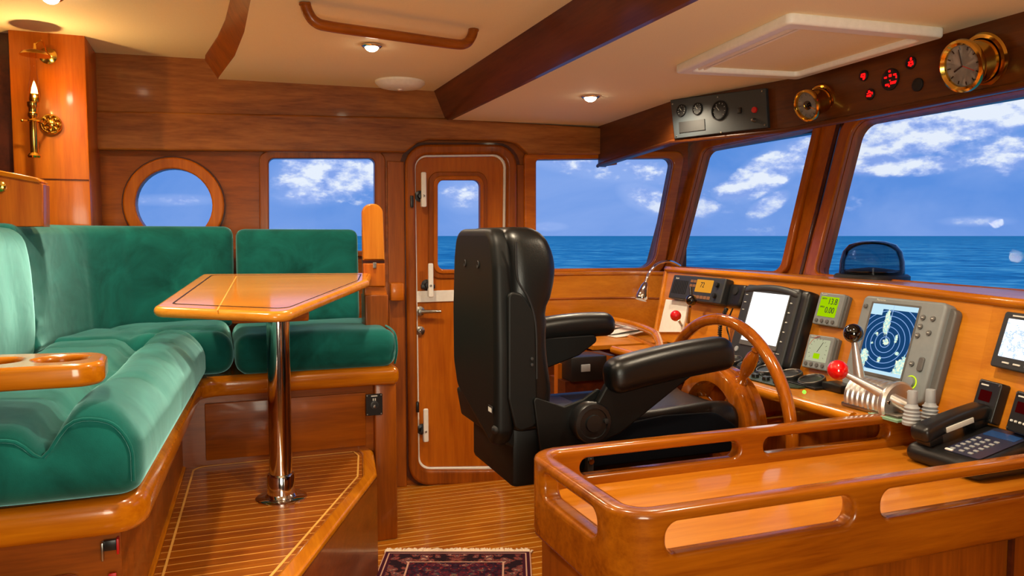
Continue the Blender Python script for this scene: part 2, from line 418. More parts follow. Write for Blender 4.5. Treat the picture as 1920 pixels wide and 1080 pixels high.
def text(name, s, size, mat, parent, Mx, extrude=.0004, align='CENTER', sx=1.0):
    cu = bpy.data.curves.new(name, 'FONT'); cu.body = s; cu.size = size; cu.extrude = extrude; cu.align_x = align; cu.align_y = 'CENTER'
    o = bpy.data.objects.new('tmp', cu); COL.objects.link(o); bpy.context.view_layer.update()
    me = bpy.data.meshes.new_from_object(o.evaluated_get(bpy.context.evaluated_depsgraph_get()))
    bpy.data.objects.remove(o); bpy.data.curves.remove(cu); me.transform(Matrix.Diagonal((sx, 1, 1, 1))); me.name = name
    return finish(name, me, mat, parent, Mx, None)
def arcpts(c, r, a0, a1, n, ax, ay):
    c = V(c); return [c + V(ax) * r * math.cos(a0 + (a1 - a0) * k / n) + V(ay) * r * math.sin(a0 + (a1 - a0) * k / n) for k in range(n + 1)]
def spline(pts, n=8):
    pts = [V(p) for p in pts]; out = []
    for i in range(len(pts) - 1):
        p0 = pts[max(i - 1, 0)]; p1 = pts[i]; p2 = pts[i + 1]; p3 = pts[min(i + 2, len(pts) - 1)]
        for k in range(n):
            t = k / n
            out.append(.5 * ((2 * p1) + (p2 - p0) * t + (2 * p0 - 5 * p1 + 4 * p2 - p3) * t * t + (3 * p1 - p0 - 3 * p2 + p3) * t ** 3))
    out.append(pts[-1]); return out

# ================================================================== THE ROOM
WA = math.radians(5); WU = V((math.cos(WA), -math.sin(WA), 0)); WO = V((0.917, 4.17, 0)); WNn = V((-math.sin(WA), -math.cos(WA), 0))
WM = frame(WO, WU, (0, 0, 1))      # local x along the port wall, local y up, local z into the room (toward camera)
def W(px, py, off=0):
    p = PN(px, py, WO + WNn * off, WNn) - WO
    return (p.dot(WU), p.z)
def Wl(pts, off=0): return [W(x, y, off) for x, y in pts]
u_of = lambda px, off=0: W(px, 442, off)[0]

# --- holes
door_hole = rpoly(Wl([(776, 292), (947, 290), (942, 878), (783, 878)]), .07)
port_c = W(328, 384); port_r = (u_of(400) - u_of(257)) / 2
win2 = rpoly([W(504, 297), W(702, 297), (u_of(702), 1.30), (u_of(504), 1.30)], .03)
win1 = rpoly(Wl([(1003, 300), (1262, 297), (1222, 502), (1003, 504)]), [.02, .04, .1, .02])
outer = [(-1.9, -.02), (1.75, -.02), (1.75, 2.4), (-1.9, 2.4)]
o = plate('wall_left', [outer, door_hole, circ(*port_c, port_r), win2, win1], .05, 'dkx', None, WM, w0=-.05); struct(o)
# ring trim of the round porthole
o = thing('window_1', None, None); o.location = WM @ V((*port_c, 0)); struct(o); W1 = o
plate('porthole_ring', [circ(*port_c, port_r * 1.32), circ(*port_c, port_r)], .03, 'mdz', W1, WM, bev=.008)
plate('porthole_groove', [circ(*port_c, port_r * 1.36), circ(*port_c, port_r * 1.30)], .012, 'darkest', W1, WM)
plate('pane', [circ(*port_c, port_r + .005)], .006, 'glass', W1, WM, w0=-.03)
# square window behind the settee
o = thing('window_2', None, None, WM @ V((u_of(600), 1.5, 0))); struct(o); W2 = o
fr = rpoly([W(486, 284), W(722, 284), (u_of(722), 1.27), (u_of(486), 1.27)], .05)
plate('window_frame', [fr, win2], .02, 'dkz', W2, WM, bev=.006)
inn = rpoly([W(504, 297), W(702, 297), (u_of(702), 1.30), (u_of(504), 1.30)], .03)
plate('pane', [inn], .006, 'glass', W2, WM, w0=-.03)
# side window forward of the door
o = thing('window_3', None, None, WM @ V((u_of(1120), 1.5, 0))); struct(o); W3 = o
fr = rpoly(Wl([(980, 287), (1282, 284), (1240, 520), (980, 522)]), [.03, .05, .13, .03])
plate('window_frame', [fr, win1], .03, 'mdx', W3, WM, bev=.01)
fr2 = rpoly(Wl([(1001, 299), (1264, 296), (1224, 504), (1001, 506)]), [.02, .04, .1, .02])
plate('pane', [win1], .006, 'glass', W3, WM, w0=-.03)
# vertical stiles & trims on the port wall
def trim(i, name, bm_or, **k): pass
def wplate(name, pts, t, mat, bev=.006, w0=0, r=0, holes=()):
    o = plate(name, [rpoly(pts, r) if r else pts] + list(holes), t, mat, None, WM, bev=bev, w0=w0); struct(o); return o
# frieze: upper recessed board, lower proud valance with cut-out over the door
zt = 2.4
wplate('trim_1', [W(165, 212), W(860, 226), (u_of(860), zt), (u_of(165), zt)], .03, 'frieze', w0=.0)
val = [W(150, 210), W(830, 224), W(1150, 244), W(1150, 310), W(1135, 312), W(1120, 291), W(985, 291), W(965, 272), W(940, 266), W(800, 264), W(780, 270), W(757, 288), W(165, 283)]
wplate('trim_2', val, .06, 'frieze', w0=.0, bev=.01)
wplate('trim_3', [W(852, 222), W(1150, 240), (u_of(1150), zt), (u_of(852), zt)], .04, 'frieze')
# dark recess above the door
for i, (a, b_) in enumerate([(727, 758), (968, 1000)]):
    wplate('trim_%d' % (4 + i), [(u_of(a), 0), (u_of(b_), 0), (u_of(b_), W(0, 284)[1]), (u_of(a), W(0, 284)[1])], .018, 'dkz', bev=.004)
wplate('trim_6', [(u_of(168), .9), (u_of(190), .9), (u_of(190), W(0, 284)[1]), (u_of(168), W(0, 284)[1])], .05, 'darkest')
wplate('trim_7', [(u_of(968), 0), (1.70, 0), (1.70, 1.17), (u_of(968), 1.17)], .016, 'dkz', bev=.004)

# --- the door
Dr = thing('door_1', None, None, WM @ V((u_of(860), 0, 0))); struct(Dr)
fo = rpoly(Wl([(757, 272), (966, 272), (966, 906), (765, 906)]), .12)
plate('door_frame', [fo, door_hole], .045, 'dkz', Dr, WM, bev=.015)
gro = rpoly(Wl([(749, 268), (974, 268), (974, 910), (757, 910)]), .13)
plate('frame_shadow_gap', [gro, fo], .012, 'darkest', Dr, WM)
pn_o = rpoly(Wl([(778, 295), (944, 293), (939, 874), (786, 876)]), .065)
dw = rpoly(Wl([(820, 338), (899, 338), (899, 505), (820, 505)]), .035)
plate('door_panel', [pn_o, dw], .03, 'mdz', Dr, WM, bev=.005, w0=-.03)
seal_o = rpoly(Wl([(774, 290), (949, 288), (944, 880), (781, 882)]), .075)
seal_i = rpoly(Wl([(778.5, 295), (943.5, 293), (938, 874), (787, 876)]), .065)
plate('rubber_seal', [seal_o, seal_i], .02, 'white', Dr, WM, bev=.005, w0=-.008)
f1 = rpoly(Wl([(803, 322), (913, 322), (913, 522), (803, 522)]), .06)
f2 = rpoly(Wl([(812, 330), (906, 330), (906, 513), (812, 513)]), .045)
plate('window_surround', [f1, dw], .012, 'dkz', Dr, WM, bev=.005)
plate('window_bead', [f2, dw], .02, 'mdz', Dr, WM, bev=.006)
plate('pane', [dw], .006, 'glass', Dr, WM, w0=-.02)
plate('joint_strip', [Wl([(776, 546), (902, 542), (902, 563), (776, 567)])], .008, 'white', Dr, WM, bev=.002)
plate('strip_end_plate', [Wl([(775, 550), (780, 550), (780, 567), (775, 567)])], .012, 'blk', Dr, WM)
def clamp(px, y0, y1, yk, side=0):
    a, b_ = W(px, y0), W(px, y1); k = W(px, yk)
    L = plate('clamp_lever', [rpoly([(a[0] - .014, a[1]), (a[0] + .014, a[1]), (b_[0] + .016, b_[1]), (b_[0] - .012, b_[1])], .008)], .014, 'white', Dr, WM, bev=.005, w0=.05)
    bm = B(); box(bm, k[0] - .014, k[0] + .014, b_[1] + .0, b_[1] + .05, .03, .06, .006); obj('lever_foot', bm, 'white', L, WM)
    bm = B(); lathe(bm, [(.03, 0), (.03, .012), (.016, .016), (.014, .055), (0, .057)], 20, T(k[0] - .012, k[1], -.0)); obj('pivot', bm, 'blk', L, WM)
    bm = B(); lathe(bm, [(.006, .05), (.006, .068), (0, .07)], 12, T(k[0] , k[1], -.0)); obj('pivot_bolt', bm, 'steel', L, WM)
    return L
clamp(791, 324, 389, 368); clamp(804, 493, 556, 534); clamp(795, 762, 824, 804)
bm = B(); box(bm, u_of(767), u_of(773), W(0, 382)[1], W(0, 357)[1], .03, .062, .003); obj('strike_plate', bm, 'blk', Dr, WM)
bm = B(); box(bm, u_of(775), u_of(780), W(0, 817)[1], W(0, 795)[1], .03, .062, .003); obj('strike_plate', bm, 'blk', Dr, WM)
bm = B(); box(bm, u_of(788), u_of(814), W(0, 556)[1], W(0, 547)[1], .0, .02, .003); obj('strike_plate', bm, 'blk', Dr, WM)
hp = W(787, 583)
bm = B(); lathe(bm, [(.026, 0), (.026, .008), (.013, .012), (.012, .05), (0, .052)], 24, T(*hp, 0)); H = obj('handle_rose', bm, 'steel', Dr, WM)
bm = B(); tube(bm, [(hp[0], hp[1], .045), (hp[0] + .05, hp[1], .048), (hp[0] + .11, hp[1] - .002, .046)], [.011, .010, .008], 12); obj('lever_handle', bm, 'steel', Dr, WM)
kp = W(787, 620)
bm = B(); lathe(bm, [(.027, 0), (.026, .012), (.014, .016), (.012, .022), (0, .023)], 24, T(*kp, 0)); lk = obj('lock_escutcheon', bm, 'steel', Dr, WM)
bm = B(); box(bm, kp[0] - .003, kp[0] + .003, kp[1] - .011, kp[1] + .011, .022, .026, .001); obj('thumb_turn', bm, 'chrome', lk, WM)

# --- floor, platform
bm = B(); box(bm, -1.7, 3.2, -1.6, 4.6, -.06, 0); o = obj('floor', bm, 'sole'); struct(o)
pe = [PZ(x, y, .41) for x, y in [(690, 842), (707, 893), (565, 1080)]]
e3 = pe[2] + (pe[2] - pe[1]).normalized() * .62
pl = [(-.29, 3.58), (pe[0].x, 3.58), (pe[0].x + .01, 3.42), (pe[1].x, pe[1].y), (e3.x, e3.y), (-.29, e3.y)]
o = plate('trim_8', [pl], .41, 'dky', None, None, bev=0, w0=0); struct(o)
ins = [(-.125, 3.52), (pe[0].x - .055, 3.52), (pe[0].x - .045, 3.40), (pe[1].x - .06, pe[1].y), (e3.x - .07, e3.y + .02), (-.215, e3.y + .02)]
o = plate('floor_platform', [ins], .004, 'plat', None, None, w0=.41); struct(o); o.name = 'trim_9'
o = plate('trim_10', [pl, ins], .03, 'gly', None, None, bev=.012, w0=.392); struct(o)
li = [(-.093, 3.462), (pe[0].x - .075, 3.47), (pe[0].x - .065, 3.395), (pe[1].x - .08, pe[1].y + .01), (e3.x - .09, e3.y + .03), (-.19, e3.y + .03)]
lo = [(-.100, 3.468), (pe[0].x - .068, 3.477), (pe[0].x - .058, 3.395), (pe[1].x - .073, pe[1].y + .01), (e3.x - .083, e3.y + .021), (-.197, e3.y + .021)]
o = plate('trim_11', [rpoly(lo, [.06, 0, 0, 0, 0, 0]), rpoly(li, [.055, 0, 0, 0, 0, 0])], .002, 'inlay', None, None, w0=.414); struct(o)

# --- ceilings (three levels, the steps between them in teak)
cs = [PZ(x, y, 2.25) for x, y in [(385, 105), (408, 70), (422, 40), (432, 0)]]
cb = [PZ(x, y, 2.16) for x, y in [(410, 145), (440, 105), (458, 60), (470, 0)]]
def extend(pts, y):
    a, b_ = pts[-2], pts[-1]; p = V((b_.x + .01, y, b_.z)); return pts + [p]
cs = [V((cs[0].x - .01, 4.5, 2.25))] + extend(cs, -1.6); cb = [V((cb[0].x - .01, 4.5, 2.16))] + extend(cb, -1.6)
def strip(bm, a, b_):
    va = [bm.verts.new(p) for p in a]; vb = [bm.verts.new(p) for p in b_]
    for i in range(len(va) - 1): bm.faces.new((va[i], va[i + 1], vb[i + 1], vb[i]))
bm = B(); strip(bm, cs, cb); strip(bm, [p + V((.0, 0, .03)) for p in cs], cs)
o = obj('trim_12', bm, 'dkz'); struct(o)
bm = B(); strip(bm, [V((-1.7, p.y, 2.255)) for p in cs], [V((p.x, p.y, 2.255)) for p in cs]); o = obj('ceiling', bm, 'ceil'); struct(o)
by0, by1 = 4.5, -1.6
bT = [PZ(805, 178, 2.15), PZ(1085, 0, 2.15)]; bL = [PZ(848, 222, 2.0), PZ(1290, 0, 2.0)]
xT, xL = bT[0].x, (bL[0].x + bL[1].x) / 2
bm = B(); strip(bm, cb, [V((xT, p.y, 2.155)) for p in cb]); o = obj('ceiling_middle', bm, 'ceil'); o.name = 'ceiling.001'; struct(o)
bm = B(); v = [bm.verts.new(p) for p in [(xT, by0, 2.16), (xT, by1, 2.16), (xL, by1, 2.0), (xL, by0, 2.0)]]; bm.faces.new(v)
v = [bm.verts.new(p) for p in [(xL, by0, 2.0), (xL, by1, 2.0), (xL + .02, by1, 2.0), (xL + .02, by0, 2.0)]]; bm.faces.new(v)
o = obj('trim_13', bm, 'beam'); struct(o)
bm = B(); box(bm, xL + .02, 3.2, -1.6, 4.6, 2.003, 2.06); o = obj('ceiling_forward', bm, 'ceil'); o.name = 'ceiling.002'; struct(o)
bm = B(); box(bm, -1.8, 3.2, -1.7, 4.7, 2.3, 2.34); o = obj('ceiling_roof', bm, 'ceil'); o.name = 'ceiling.003'; struct(o)
# --- unseen walls that close the room
bm = B(); box(bm, -1.7, -1.6, -1.6, 4.6, 0, 2.3); o = obj('wall_back', bm, 'darkest'); struct(o)
bm = B(); box(bm, -1.7, 3.2, -1.6, -1.5, 0, 2.3); o = obj('wall_right', bm, 'darkest'); struct(o)

# --- windscreen: two raked facets meeting at the centre mullion
J = V((2.60, 2.96, 1.2)); up = V((.21, 0, .705)).normalized()
dA = V((-.059, 1, 0)).normalized(); dB = V((-.124, -1, 0)).normalized()
FA = frame(J, -dA, up); FB = frame(J, dB, up)   # local x to starboard, y up, z aft (into the room)
def onF(Fm, px, py, off=0):
    n = Fm.to_3x3() @ V((0, 0, 1)); p = PN(px, py, Fm.translation + n * off, n); q = Fm.inverted() @ p; return (q.x, q.y)
wA = rpoly([onF(FA, 1322, 280), onF(FA, 1531, 238), onF(FA, 1467, 511), onF(FA, 1265, 500)], [.05, .015, .05, .015])
wB = rpoly([onF(FB, 1607, 230), onF(FB, 2300, 95), onF(FB, 2300, 575), onF(FB, 1534, 514)], [.07, .04, .04, .04])
oA = [(-1.3, -1.25), (-.0, -1.25), (-.0, .95), (-1.3, .95)]
o = plate('wall_front', [oA, wA], .05, 'mdz', None, FA, w0=-.05, bev=.0); struct(o)
oB = [(0, -1.25), (3.6, -1.25), (3.6, .95), (0, .95)]
o = plate('wall_front', [oB, wB], .05, 'mdz', None, FB, w0=-.05, bev=.0); struct(o)
W4 = thing('window_4', None, None, FA.translation); struct(W4)
fa = rpoly([onF(FA, 1298, 270), onF(FA, 1545, 225), onF(FA, 1478, 520), onF(FA, 1244, 508)], [.05, .02, .06, .02])
plate('window_frame', [fa, wA], .025, 'mdz', W4, FA, bev=.008)
plate('pane', [wA], .006, 'glass', W4, FA, w0=-.03)
W5 = thing('window_5', None, None, FB @ V((.8, .3, 0))); struct(W5)
fb = rpoly([onF(FB, 1588, 222), onF(FB, 2330, 85), onF(FB, 2330, 585), onF(FB, 1514, 522)], [.08, .05, .05, .05])
plate('window_frame', [fb, wB], .025, 'mdz', W5, FB, bev=.008)
plate('pane', [wB], .006, 'glass', W5, FB, w0=-.03)
bm = B(); a = FA @ V((0, -.02, .0)); b_ = FA @ V((0, .95, .0)); tube(bm, [a, b_], .011, 10); o = obj('trim_14', bm, 'darkest'); struct(o)

# --- header over the windscreen (overhead instrument fascia)
hz = 1.797
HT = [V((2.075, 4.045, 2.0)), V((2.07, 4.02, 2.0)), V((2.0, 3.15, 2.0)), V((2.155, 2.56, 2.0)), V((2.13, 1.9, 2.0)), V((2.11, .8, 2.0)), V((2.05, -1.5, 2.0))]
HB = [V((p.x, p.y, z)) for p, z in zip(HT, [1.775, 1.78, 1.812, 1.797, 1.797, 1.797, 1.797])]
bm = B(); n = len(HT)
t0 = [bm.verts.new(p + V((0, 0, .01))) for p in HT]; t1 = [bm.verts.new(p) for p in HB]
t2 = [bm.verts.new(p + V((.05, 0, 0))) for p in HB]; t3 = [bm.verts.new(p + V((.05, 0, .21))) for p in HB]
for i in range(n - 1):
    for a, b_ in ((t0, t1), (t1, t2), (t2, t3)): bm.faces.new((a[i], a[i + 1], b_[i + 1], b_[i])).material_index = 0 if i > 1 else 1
o = obj('trim_15', bm, ['hdr_dim', 'dky'], smooth=20); struct(o)  # starboard faces take the wood darkened for dim light, port end plain teak
bm = B(); tube(bm, [p + V((-.002, 0, .004)) for p in HB], .010, 8); o = obj('trim_16', bm, 'hdr_dim'); struct(o)
# box soffit closing to the front wall above the glass
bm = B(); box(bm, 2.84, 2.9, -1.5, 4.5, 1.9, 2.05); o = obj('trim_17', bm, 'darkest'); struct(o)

# ================================================================== SETTEE
SB = thing('settee_bench', 'L-shaped varnished teak settee base with rounded nosing under the green cushions', 'settee', (-.1, 3.4, .41))
Lp = [(-.72, 1.88), (-.155, 1.88), (-.055, 3.40), (.765, 3.40), (.765, 4.15), (-.72, 4.15)]
plate('nosing', [rpoly(Lp, [.02, .09, .10, .03, .02, .02], 8)], .085, 'glx', SB, None, bev=.03, w0=.715)
bp_ = [(-.72, 1.96), (-.215, 1.96), (-.14, 3.47), (.752, 3.47), (.752, 4.12), (-.72, 4.12)]
plate('base_panel', [bp_], .31, 'dkx', SB, None, w0=.41)
bm = B(); box(bm, .655, .755, 3.43, 4.12, 0, .72, .01); obj('end_stile', bm, 'dkz', SB)
bm = B(); box(bm, -.05, .62, 3.455, 3.475, .44, .68, .004); obj('recessed_panel', bm, 'dkx', SB)
bm = B(); box(bm, -.72, -.30, 1.935, 1.965, .0, .62, .02); obj('locker_door', bm, 'dkz', SB)
bm = B(); box(bm, -.72, -.225, 1.962, 2.1, 0, .70); obj('end_panel', bm, 'dkz', SB)
Lk = thing('floor_switch', 'small black and steel switch on the end of the settee base with red tag', 'switch', PY(207, 1030, 1.95))
c = PY(207, 1022, 1.955)
bm = B(); box(bm, c.x - .014, c.x + .014, 1.945, 1.957, c.z - .010, c.z + .014, .002); obj('plate', bm, 'blk', Lk)
bm = B(); box(bm, c.x - .018, c.x - .013, 1.938, 1.957, c.z - .03, c.z + .012, .001); obj('steel_clip', bm, 'steel', Lk)
bm = B(); box(bm, c.x + .014, c.x + .019, 1.938, 1.957, c.z - .018, c.z + .018, .001); box(bm, c.x - .004, c.x + .012, 1.936, 1.94, c.z - .085, c.z - .06, .001); multi('red_tag', bm, 'redl', Lk)

SK0 = .075
def shx(y): return SK0 * (y - 3.42)
def pil(x, y, z, amt=.0, fr=3):   # gentle wrinkles
    return amt * mnoise.noise(V((x * fr, y * fr, z * fr)))
def groove(t, w): return math.exp(-(t / w) ** 2)
# left run seat cushion: bolster along the front edge, cross creases
LC = thing('seat_cushion', 'long green suede seat cushion with puffy front bolster on the near settee run', 'cushion', (-.38, 2.6, .8), group='green suede settee cushions')
def dl(p):
    X = -.385 + p.x; Yc = 2.64 + p.y; z = .885 + p.z
    if p.z > 0:
        k = p.z / .085
        z += k * (.012 - .065 * groove(X + .335, .04) + .03 * math.sin(PI * max(0, min(1, (X + .335) / .2))) )
        for yy in (2.25, 2.62, 2.95, 3.22): z -= k * .016 * groove(Yc - yy - .25 * (X + .4) + .03 * math.sin(X * 14), .022)
        z += k * .012 * mnoise.noise(V((X * 6, Yc * 3, 0)))
    # the bolster sags over the front edge
    if X > -.2: z -= .02 * ((X + .2) / .08) ** 2 * (1 if p.z < 0 else .3)
    Yc += .006 * mnoise.noise(V((X * 7, Yc * 5, z * 7)))
    return V((X + .035 + SK0 * (Yc - 2.9) * (X + .66) / .5, Yc, z))
obj('cushion_cover', rbox((.545, 1.56, .17), .075, (26, 44, 10), dl), 'suede', LC)
pp = [dl(V((-.25 + .4475 * k / 24, -.762, .066))) for k in range(25)]
pp += [dl(V((.1975 + .056 * math.sin(t), -.762, .01 + .056 * math.cos(t)))) for t in [k * PI / 16 for k in range(1, 9)]]
pp += [dl(V((.2535, -.762, .01 - .02 * k))) for k in range(1, 3)]
bm = B(); tube(bm, pp, .0045, 8); obj('piping', bm, 'suede', LC)
# corner seat cushion
CC = thing('seat_cushion', 'green suede corner seat cushion below the curved back with radiating creases', 'cushion', (-.3, 3.7, .8), group='green suede settee cushions')
def dc(p):
    X = -.29 + p.x; Yc = 3.72 + p.y; z = .885 + p.z
    if p.z > 0:
        k = p.z / .085; rr = math.hypot(X + .12, Yc - 3.42)
        z += k * (.01 - .02 * groove(rr - .22, .03) + .01 * mnoise.noise(V((X * 6, Yc * 6, 3))))
        # diagonal crease
        z -= k * .012 * groove((X + .15) + (Yc - 3.45) * .8, .03)
    return V((X, Yc, z))
obj('cushion_cover', rbox((.72, .60, .17), .07, (28, 24, 10), dc), 'suede', CC)
RC = thing('seat_cushion', 'green suede seat cushion with piped end at the table side of the settee', 'cushion', (.4, 3.7, .8), group='green suede settee cushions')
def dr(p):
    X = .415 + p.x; Yc = 3.68 + p.y; z = .880 + p.z
    if p.z > 0: z += .008 * mnoise.noise(V((X * 5, Yc * 5, 9))) + .006
    z -= .014 * max(0, (3.46 - Yc) / .1)
    if p.z < 0 and Yc < 3.45: Yc += .01
    return V((X, Yc, z))
obj('cushion_cover', rbox((.685, .58, .165), .06, (28, 22, 10), dr), 'suede', RC)
bm = B(); tube(bm, spline([(.745, 3.42, .81), (.752, 3.405, .87), (.75, 3.42, .935), (.748, 3.5, .955), (.745, 3.6, .96)], 6), .005, 8); obj('piping', bm, 'suede', RC)
# back cushions
RB = thing('back_cushion', 'flat green suede back cushion below the square window', 'cushion', (.4, 4.0, .95), group='green suede settee cushions')
def rb(p):
    X = .395 + p.x; z = 1.175 + p.z; Yc = 4.02 + p.y + .05 * (z - 1.2) + .006 * mnoise.noise(V((X * 4, 0, z * 5)))
    return V((X, Yc, z))
obj('cushion_cover', rbox((.585, .13, .475), .04, (24, 8, 18), rb), 'suede', RB)
def curvedback(name, path, z0, z1, th, label, seams, nseg):
    P = spline(path, 12); L = [0]
    for a, b_ in zip(P, P[1:]): L.append(L[-1] + (b_ - a).length)
    tot = L[-1]
    C_ = thing('back_cushion', label, 'cushion', (P[len(P) // 2].x, P[len(P) // 2].y, z0), group='green suede settee cushions')
    def at(s):
        s = max(0, min(tot, s)); i = 0
        while i < len(L) - 2 and L[i + 1] < s: i += 1
        t = (s - L[i]) / (L[i + 1] - L[i]); p = P[i].lerp(P[i + 1], t)
        i0 = max(i - 3, 0); i1 = min(i + 4, len(P) - 1); d = (P[i1] - P[i0]).normalized(); return p, d
    def df(p):
        s = tot / 2 + p.x; q, d = at(s); nrm = V((-d.y, d.x, 0))
        ext = s - max(0, min(tot, s)); q = q + d * ext
        off = p.y
        if p.y < 0:
            for sm in seams: off += .006 * groove(s - sm - .03 * (p.z), .014)
            # gathered wrinkles at the first end
            off += .010 * math.sin(p.z * 70 + s * 8) * math.exp(-(s / .13) ** 2) * .8
            off -= .012 * mnoise.noise(V((s * 4, p.z * 2.2, 2))) + .008 * math.cos(p.z / (z1 - z0) * PI)
        z = (z0 + z1) / 2 + p.z
        off += .05 * (p.z / (z1 - z0)) * 1.0
        return q + nrm * off + V((0, 0, z))
    obj('cushion_cover', rbox((tot, th, z1 - z0), .045, (nseg, 8, 22), df), 'suede', C_)
    return C_
curvedback('c', [(-.705, 3.22, 0), (-.668, 3.50, 0), (-.57, 3.79, 0), (-.39, 3.98, 0), (-.16, 4.05, 0), (.09, 4.05, 0)], .94, 1.425, .15,
           'curved green suede back cushion wrapping the corner under the porthole', [.62, .85], 60)
def lb(p):
    X = -.715 + p.x + .0; Yc = 2.72 + p.y; z = 1.16 + p.z
    if p.x > 0: X += .025 * (1 - (p.z / .24) ** 2) + .01 * mnoise.noise(V((0, Yc * 4, z * 4)))
    X -= .04 * (z - 1.16); return V((X, Yc, z))
LB = thing('back_cushion', 'puffy pale green suede back cushion at the near left end of the settee', 'cushion', (-.72, 2.7, .93), group='green suede settee cushions')
obj('cushion_cover', rbox((.17, 1.10, .50), .055, (8, 34, 18), lb), 'suede', LB)
# capping ledge behind the backrests and settee back support
bm = B(); box(bm, -.93, -.84, 2.0, 3.9, .41, 1.39, .01); o = obj('settee_back_board', bm, 'mdz'); tag(o, 'teak board behind the near left green back cushion', 'board')
# end post of the backrest
EP = thing('armrest_post', 'round-topped teak end post beside the green backrest near the door', 'post', (.69, 3.62, .95))
fx = frame((0, 3.6, 0), (1, 0, 0), (0, 0, 1))
def PYl(pts, y): return [(PY(a, b_, y).x, PY(a, b_, y).z) for a, b_ in pts]
plate('upper_board', [rpoly(PYl([(679, 382), (718, 382), (722, 488), (681, 488)], 3.6), [.045, .045, .003, .003], 8)], .035, 'ltz', EP, fx, bev=.006, w0=-.035)
plate('middle_board', [PYl([(681, 494), (722, 494), (723, 537), (683, 537)], 3.6)], .035, 'mdz', EP, fx, bev=.004, w0=-.035)
plate('hinge_gap', [PYl([(681, 486), (722, 486), (722, 496), (681, 496)], 3.6)], .02, 'darkest', EP, fx, w0=-.035)
plate('lower_post', [PYl([(684, 553), (728, 553), (728, 640), (686, 640)], 3.6)], .10, 'dkz', EP, fx, bev=.006, w0=-.1)
plate('step_ledge', [PYl([(684, 537), (724, 537), (728, 556), (684, 556)], 3.6)], .06, 'mdx', EP, fx, bev=.006, w0=-.07)
plate('brass_pin', [PYl([(699, 492), (705, 492), (705, 503), (699, 503)], 3.6)], .01, 'steel', EP, fx, bev=.002, w0=.0)
bm = B(); a = WM @ V((u_of(736), 1.1, 0)); box(bm, u_of(727), u_of(752), W(0, 578)[1], W(0, 541)[1], 0.0, .1, .008); o = obj('wall_block', bm, 'mdx', None, WM); tag(o, 'small teak block fixed to the wall between settee post and door', 'block')
# 12 V socket on the settee front
SK = thing('dial_switch', 'black square switch plate with small round knob on the settee front left of the door', 'switch', PY(701, 757, 3.43))
q0, q1 = PY(685, 738, 3.43), PY(717, 778, 3.43); cx, cz_ = (q0.x + q1.x) / 2, (q0.z + q1.z) / 2
fs = frame((cx, 3.43, cz_), (1, 0, 0), (0, 0, 1))
plate('face_plate', [rrect(-.037, -.048, .037, .048, .004)], .01, 'blk', SK, fs, bev=.002)
bm = B(); lathe(bm, [(.018, .01), (.018, .016), (.012, .017), (.011, .012), (0, .012)], 24); obj('knob_ring', bm, 'blk2', SK, fs)
bm = B(); lathe(bm, [(.006, .01), (.006, .02), (0, .021)], 12, T(0, -.006, 0)); obj('knob', bm, 'steel', SK, fs)
bm = B(); [lathe(bm, [(.003, .009), (.003, .012), (0, .0125)], 8, T(sx * .031, sy * .042, 0)) for sx in (-1, 1) for sy in (-1, 1)]; multi('screw', bm, 'steel', SK, fs)
bm = B(); box(bm, -.014, .014, .037, .042, .0098, .0104); obj('legend_bar', bm, 'symw', SK, fs); bm = B(); box(bm, -.007, -.002, .018, .029, .0098, .0104); box(bm, .002, .007, .018, .029, .0098, .0104); multi('legend_mark', bm, 'symw', SK, fs)

# cup-holder ledge at left
CH = thing('cup_ledge', 'glossy teak cup-holder ledge with two round holes at the left edge', 'ledge', (-.4, 2.05, 1.05))
cl = rpoly([(-.62, 1.93), (-.235, 1.93), (-.245, 2.13), (-.62, 2.20)], [0, .06, .07, 0], 8)
plate('ledge_board', [cl, circ(-.335, 2.045, .052, 32), circ(-.47, 2.055, .052, 32)], .052, 'glx', CH, None, bev=.012, w0=1.045)
bm = B(); box(bm, -.66, -.55, 1.98, 2.16, .95, 1.05, .01); obj('bracket', bm, 'glz', CH)
for cx in (-.335, -.47):
    bm = B(); lathe(bm, [(.056, 1.045), (.056, 1.049), (0, 1.049)], 24, T(cx, 2.05, 0)); obj('cup_bottom', bm, 'darkest', CH)

# table
TB = thing('pedestal_table', 'varnished teak table on a chrome pedestal in front of the green settee', 'table', (.213, 2.944, .414))
bt = .085
def onT(px, py): p = PN(px, py, (0, 2.75, 1.135), (0, -bt, 1)); return (p.x, p.y)
tp = [onT(378, 513), onT(697, 511), onT(692, 524), onT(536, 587), onT(283, 576)]
TBM = Matrix(((1, 0, 0, 0), (0, 1, 0, 0), (0, bt, 1, 1.135 - bt * 2.75), (0, 0, 0, 1)))
top = rpoly(tp, [.03, .012, .02, .07, .05], 8)
plate('tabletop', [top], .036, 'top', TB, TBM, bev=.017, w0=-.036, seg=5)
cx = sum(p[0] for p in tp) / 5; cy = sum(p[1] for p in tp) / 5
def shr(k): return rpoly([(cx + (p[0] - cx) * k, cy + (p[1] - cy) * k) for p in tp], [.02, .01, .015, .05, .03], 8)
plate('black_inlay_line', [shr(.87), shr(.855)], .001, 'blackline', TB, TBM, w0=0)
a, b_ = onT(442, 519), onT(406, 584)
plate('leaf_joint', [[(a[0], a[1]), (a[0] + .004, a[1]), (b_[0] + .004, b_[1] + .02), (b_[0], b_[1] + .02)]], .0008, 'inlay', TB, TBM, w0=0)
zt_ = lambda y: 1.135 + bt * (y - 2.75)
bm = B(); box(bm, .213 - .16, .213 + .1, 2.944 - .1, 2.944 + .18, zt_(2.944) - .075, zt_(2.944) - .034, .006); obj('mount_bracket', bm, 'dkx', TB)
bm = B(); lathe(bm, [(.041, .41), (.041, zt_(2.944) - .06)], 40, T(.213, 2.944, 0)); obj('pole', bm, 'chrome', TB)
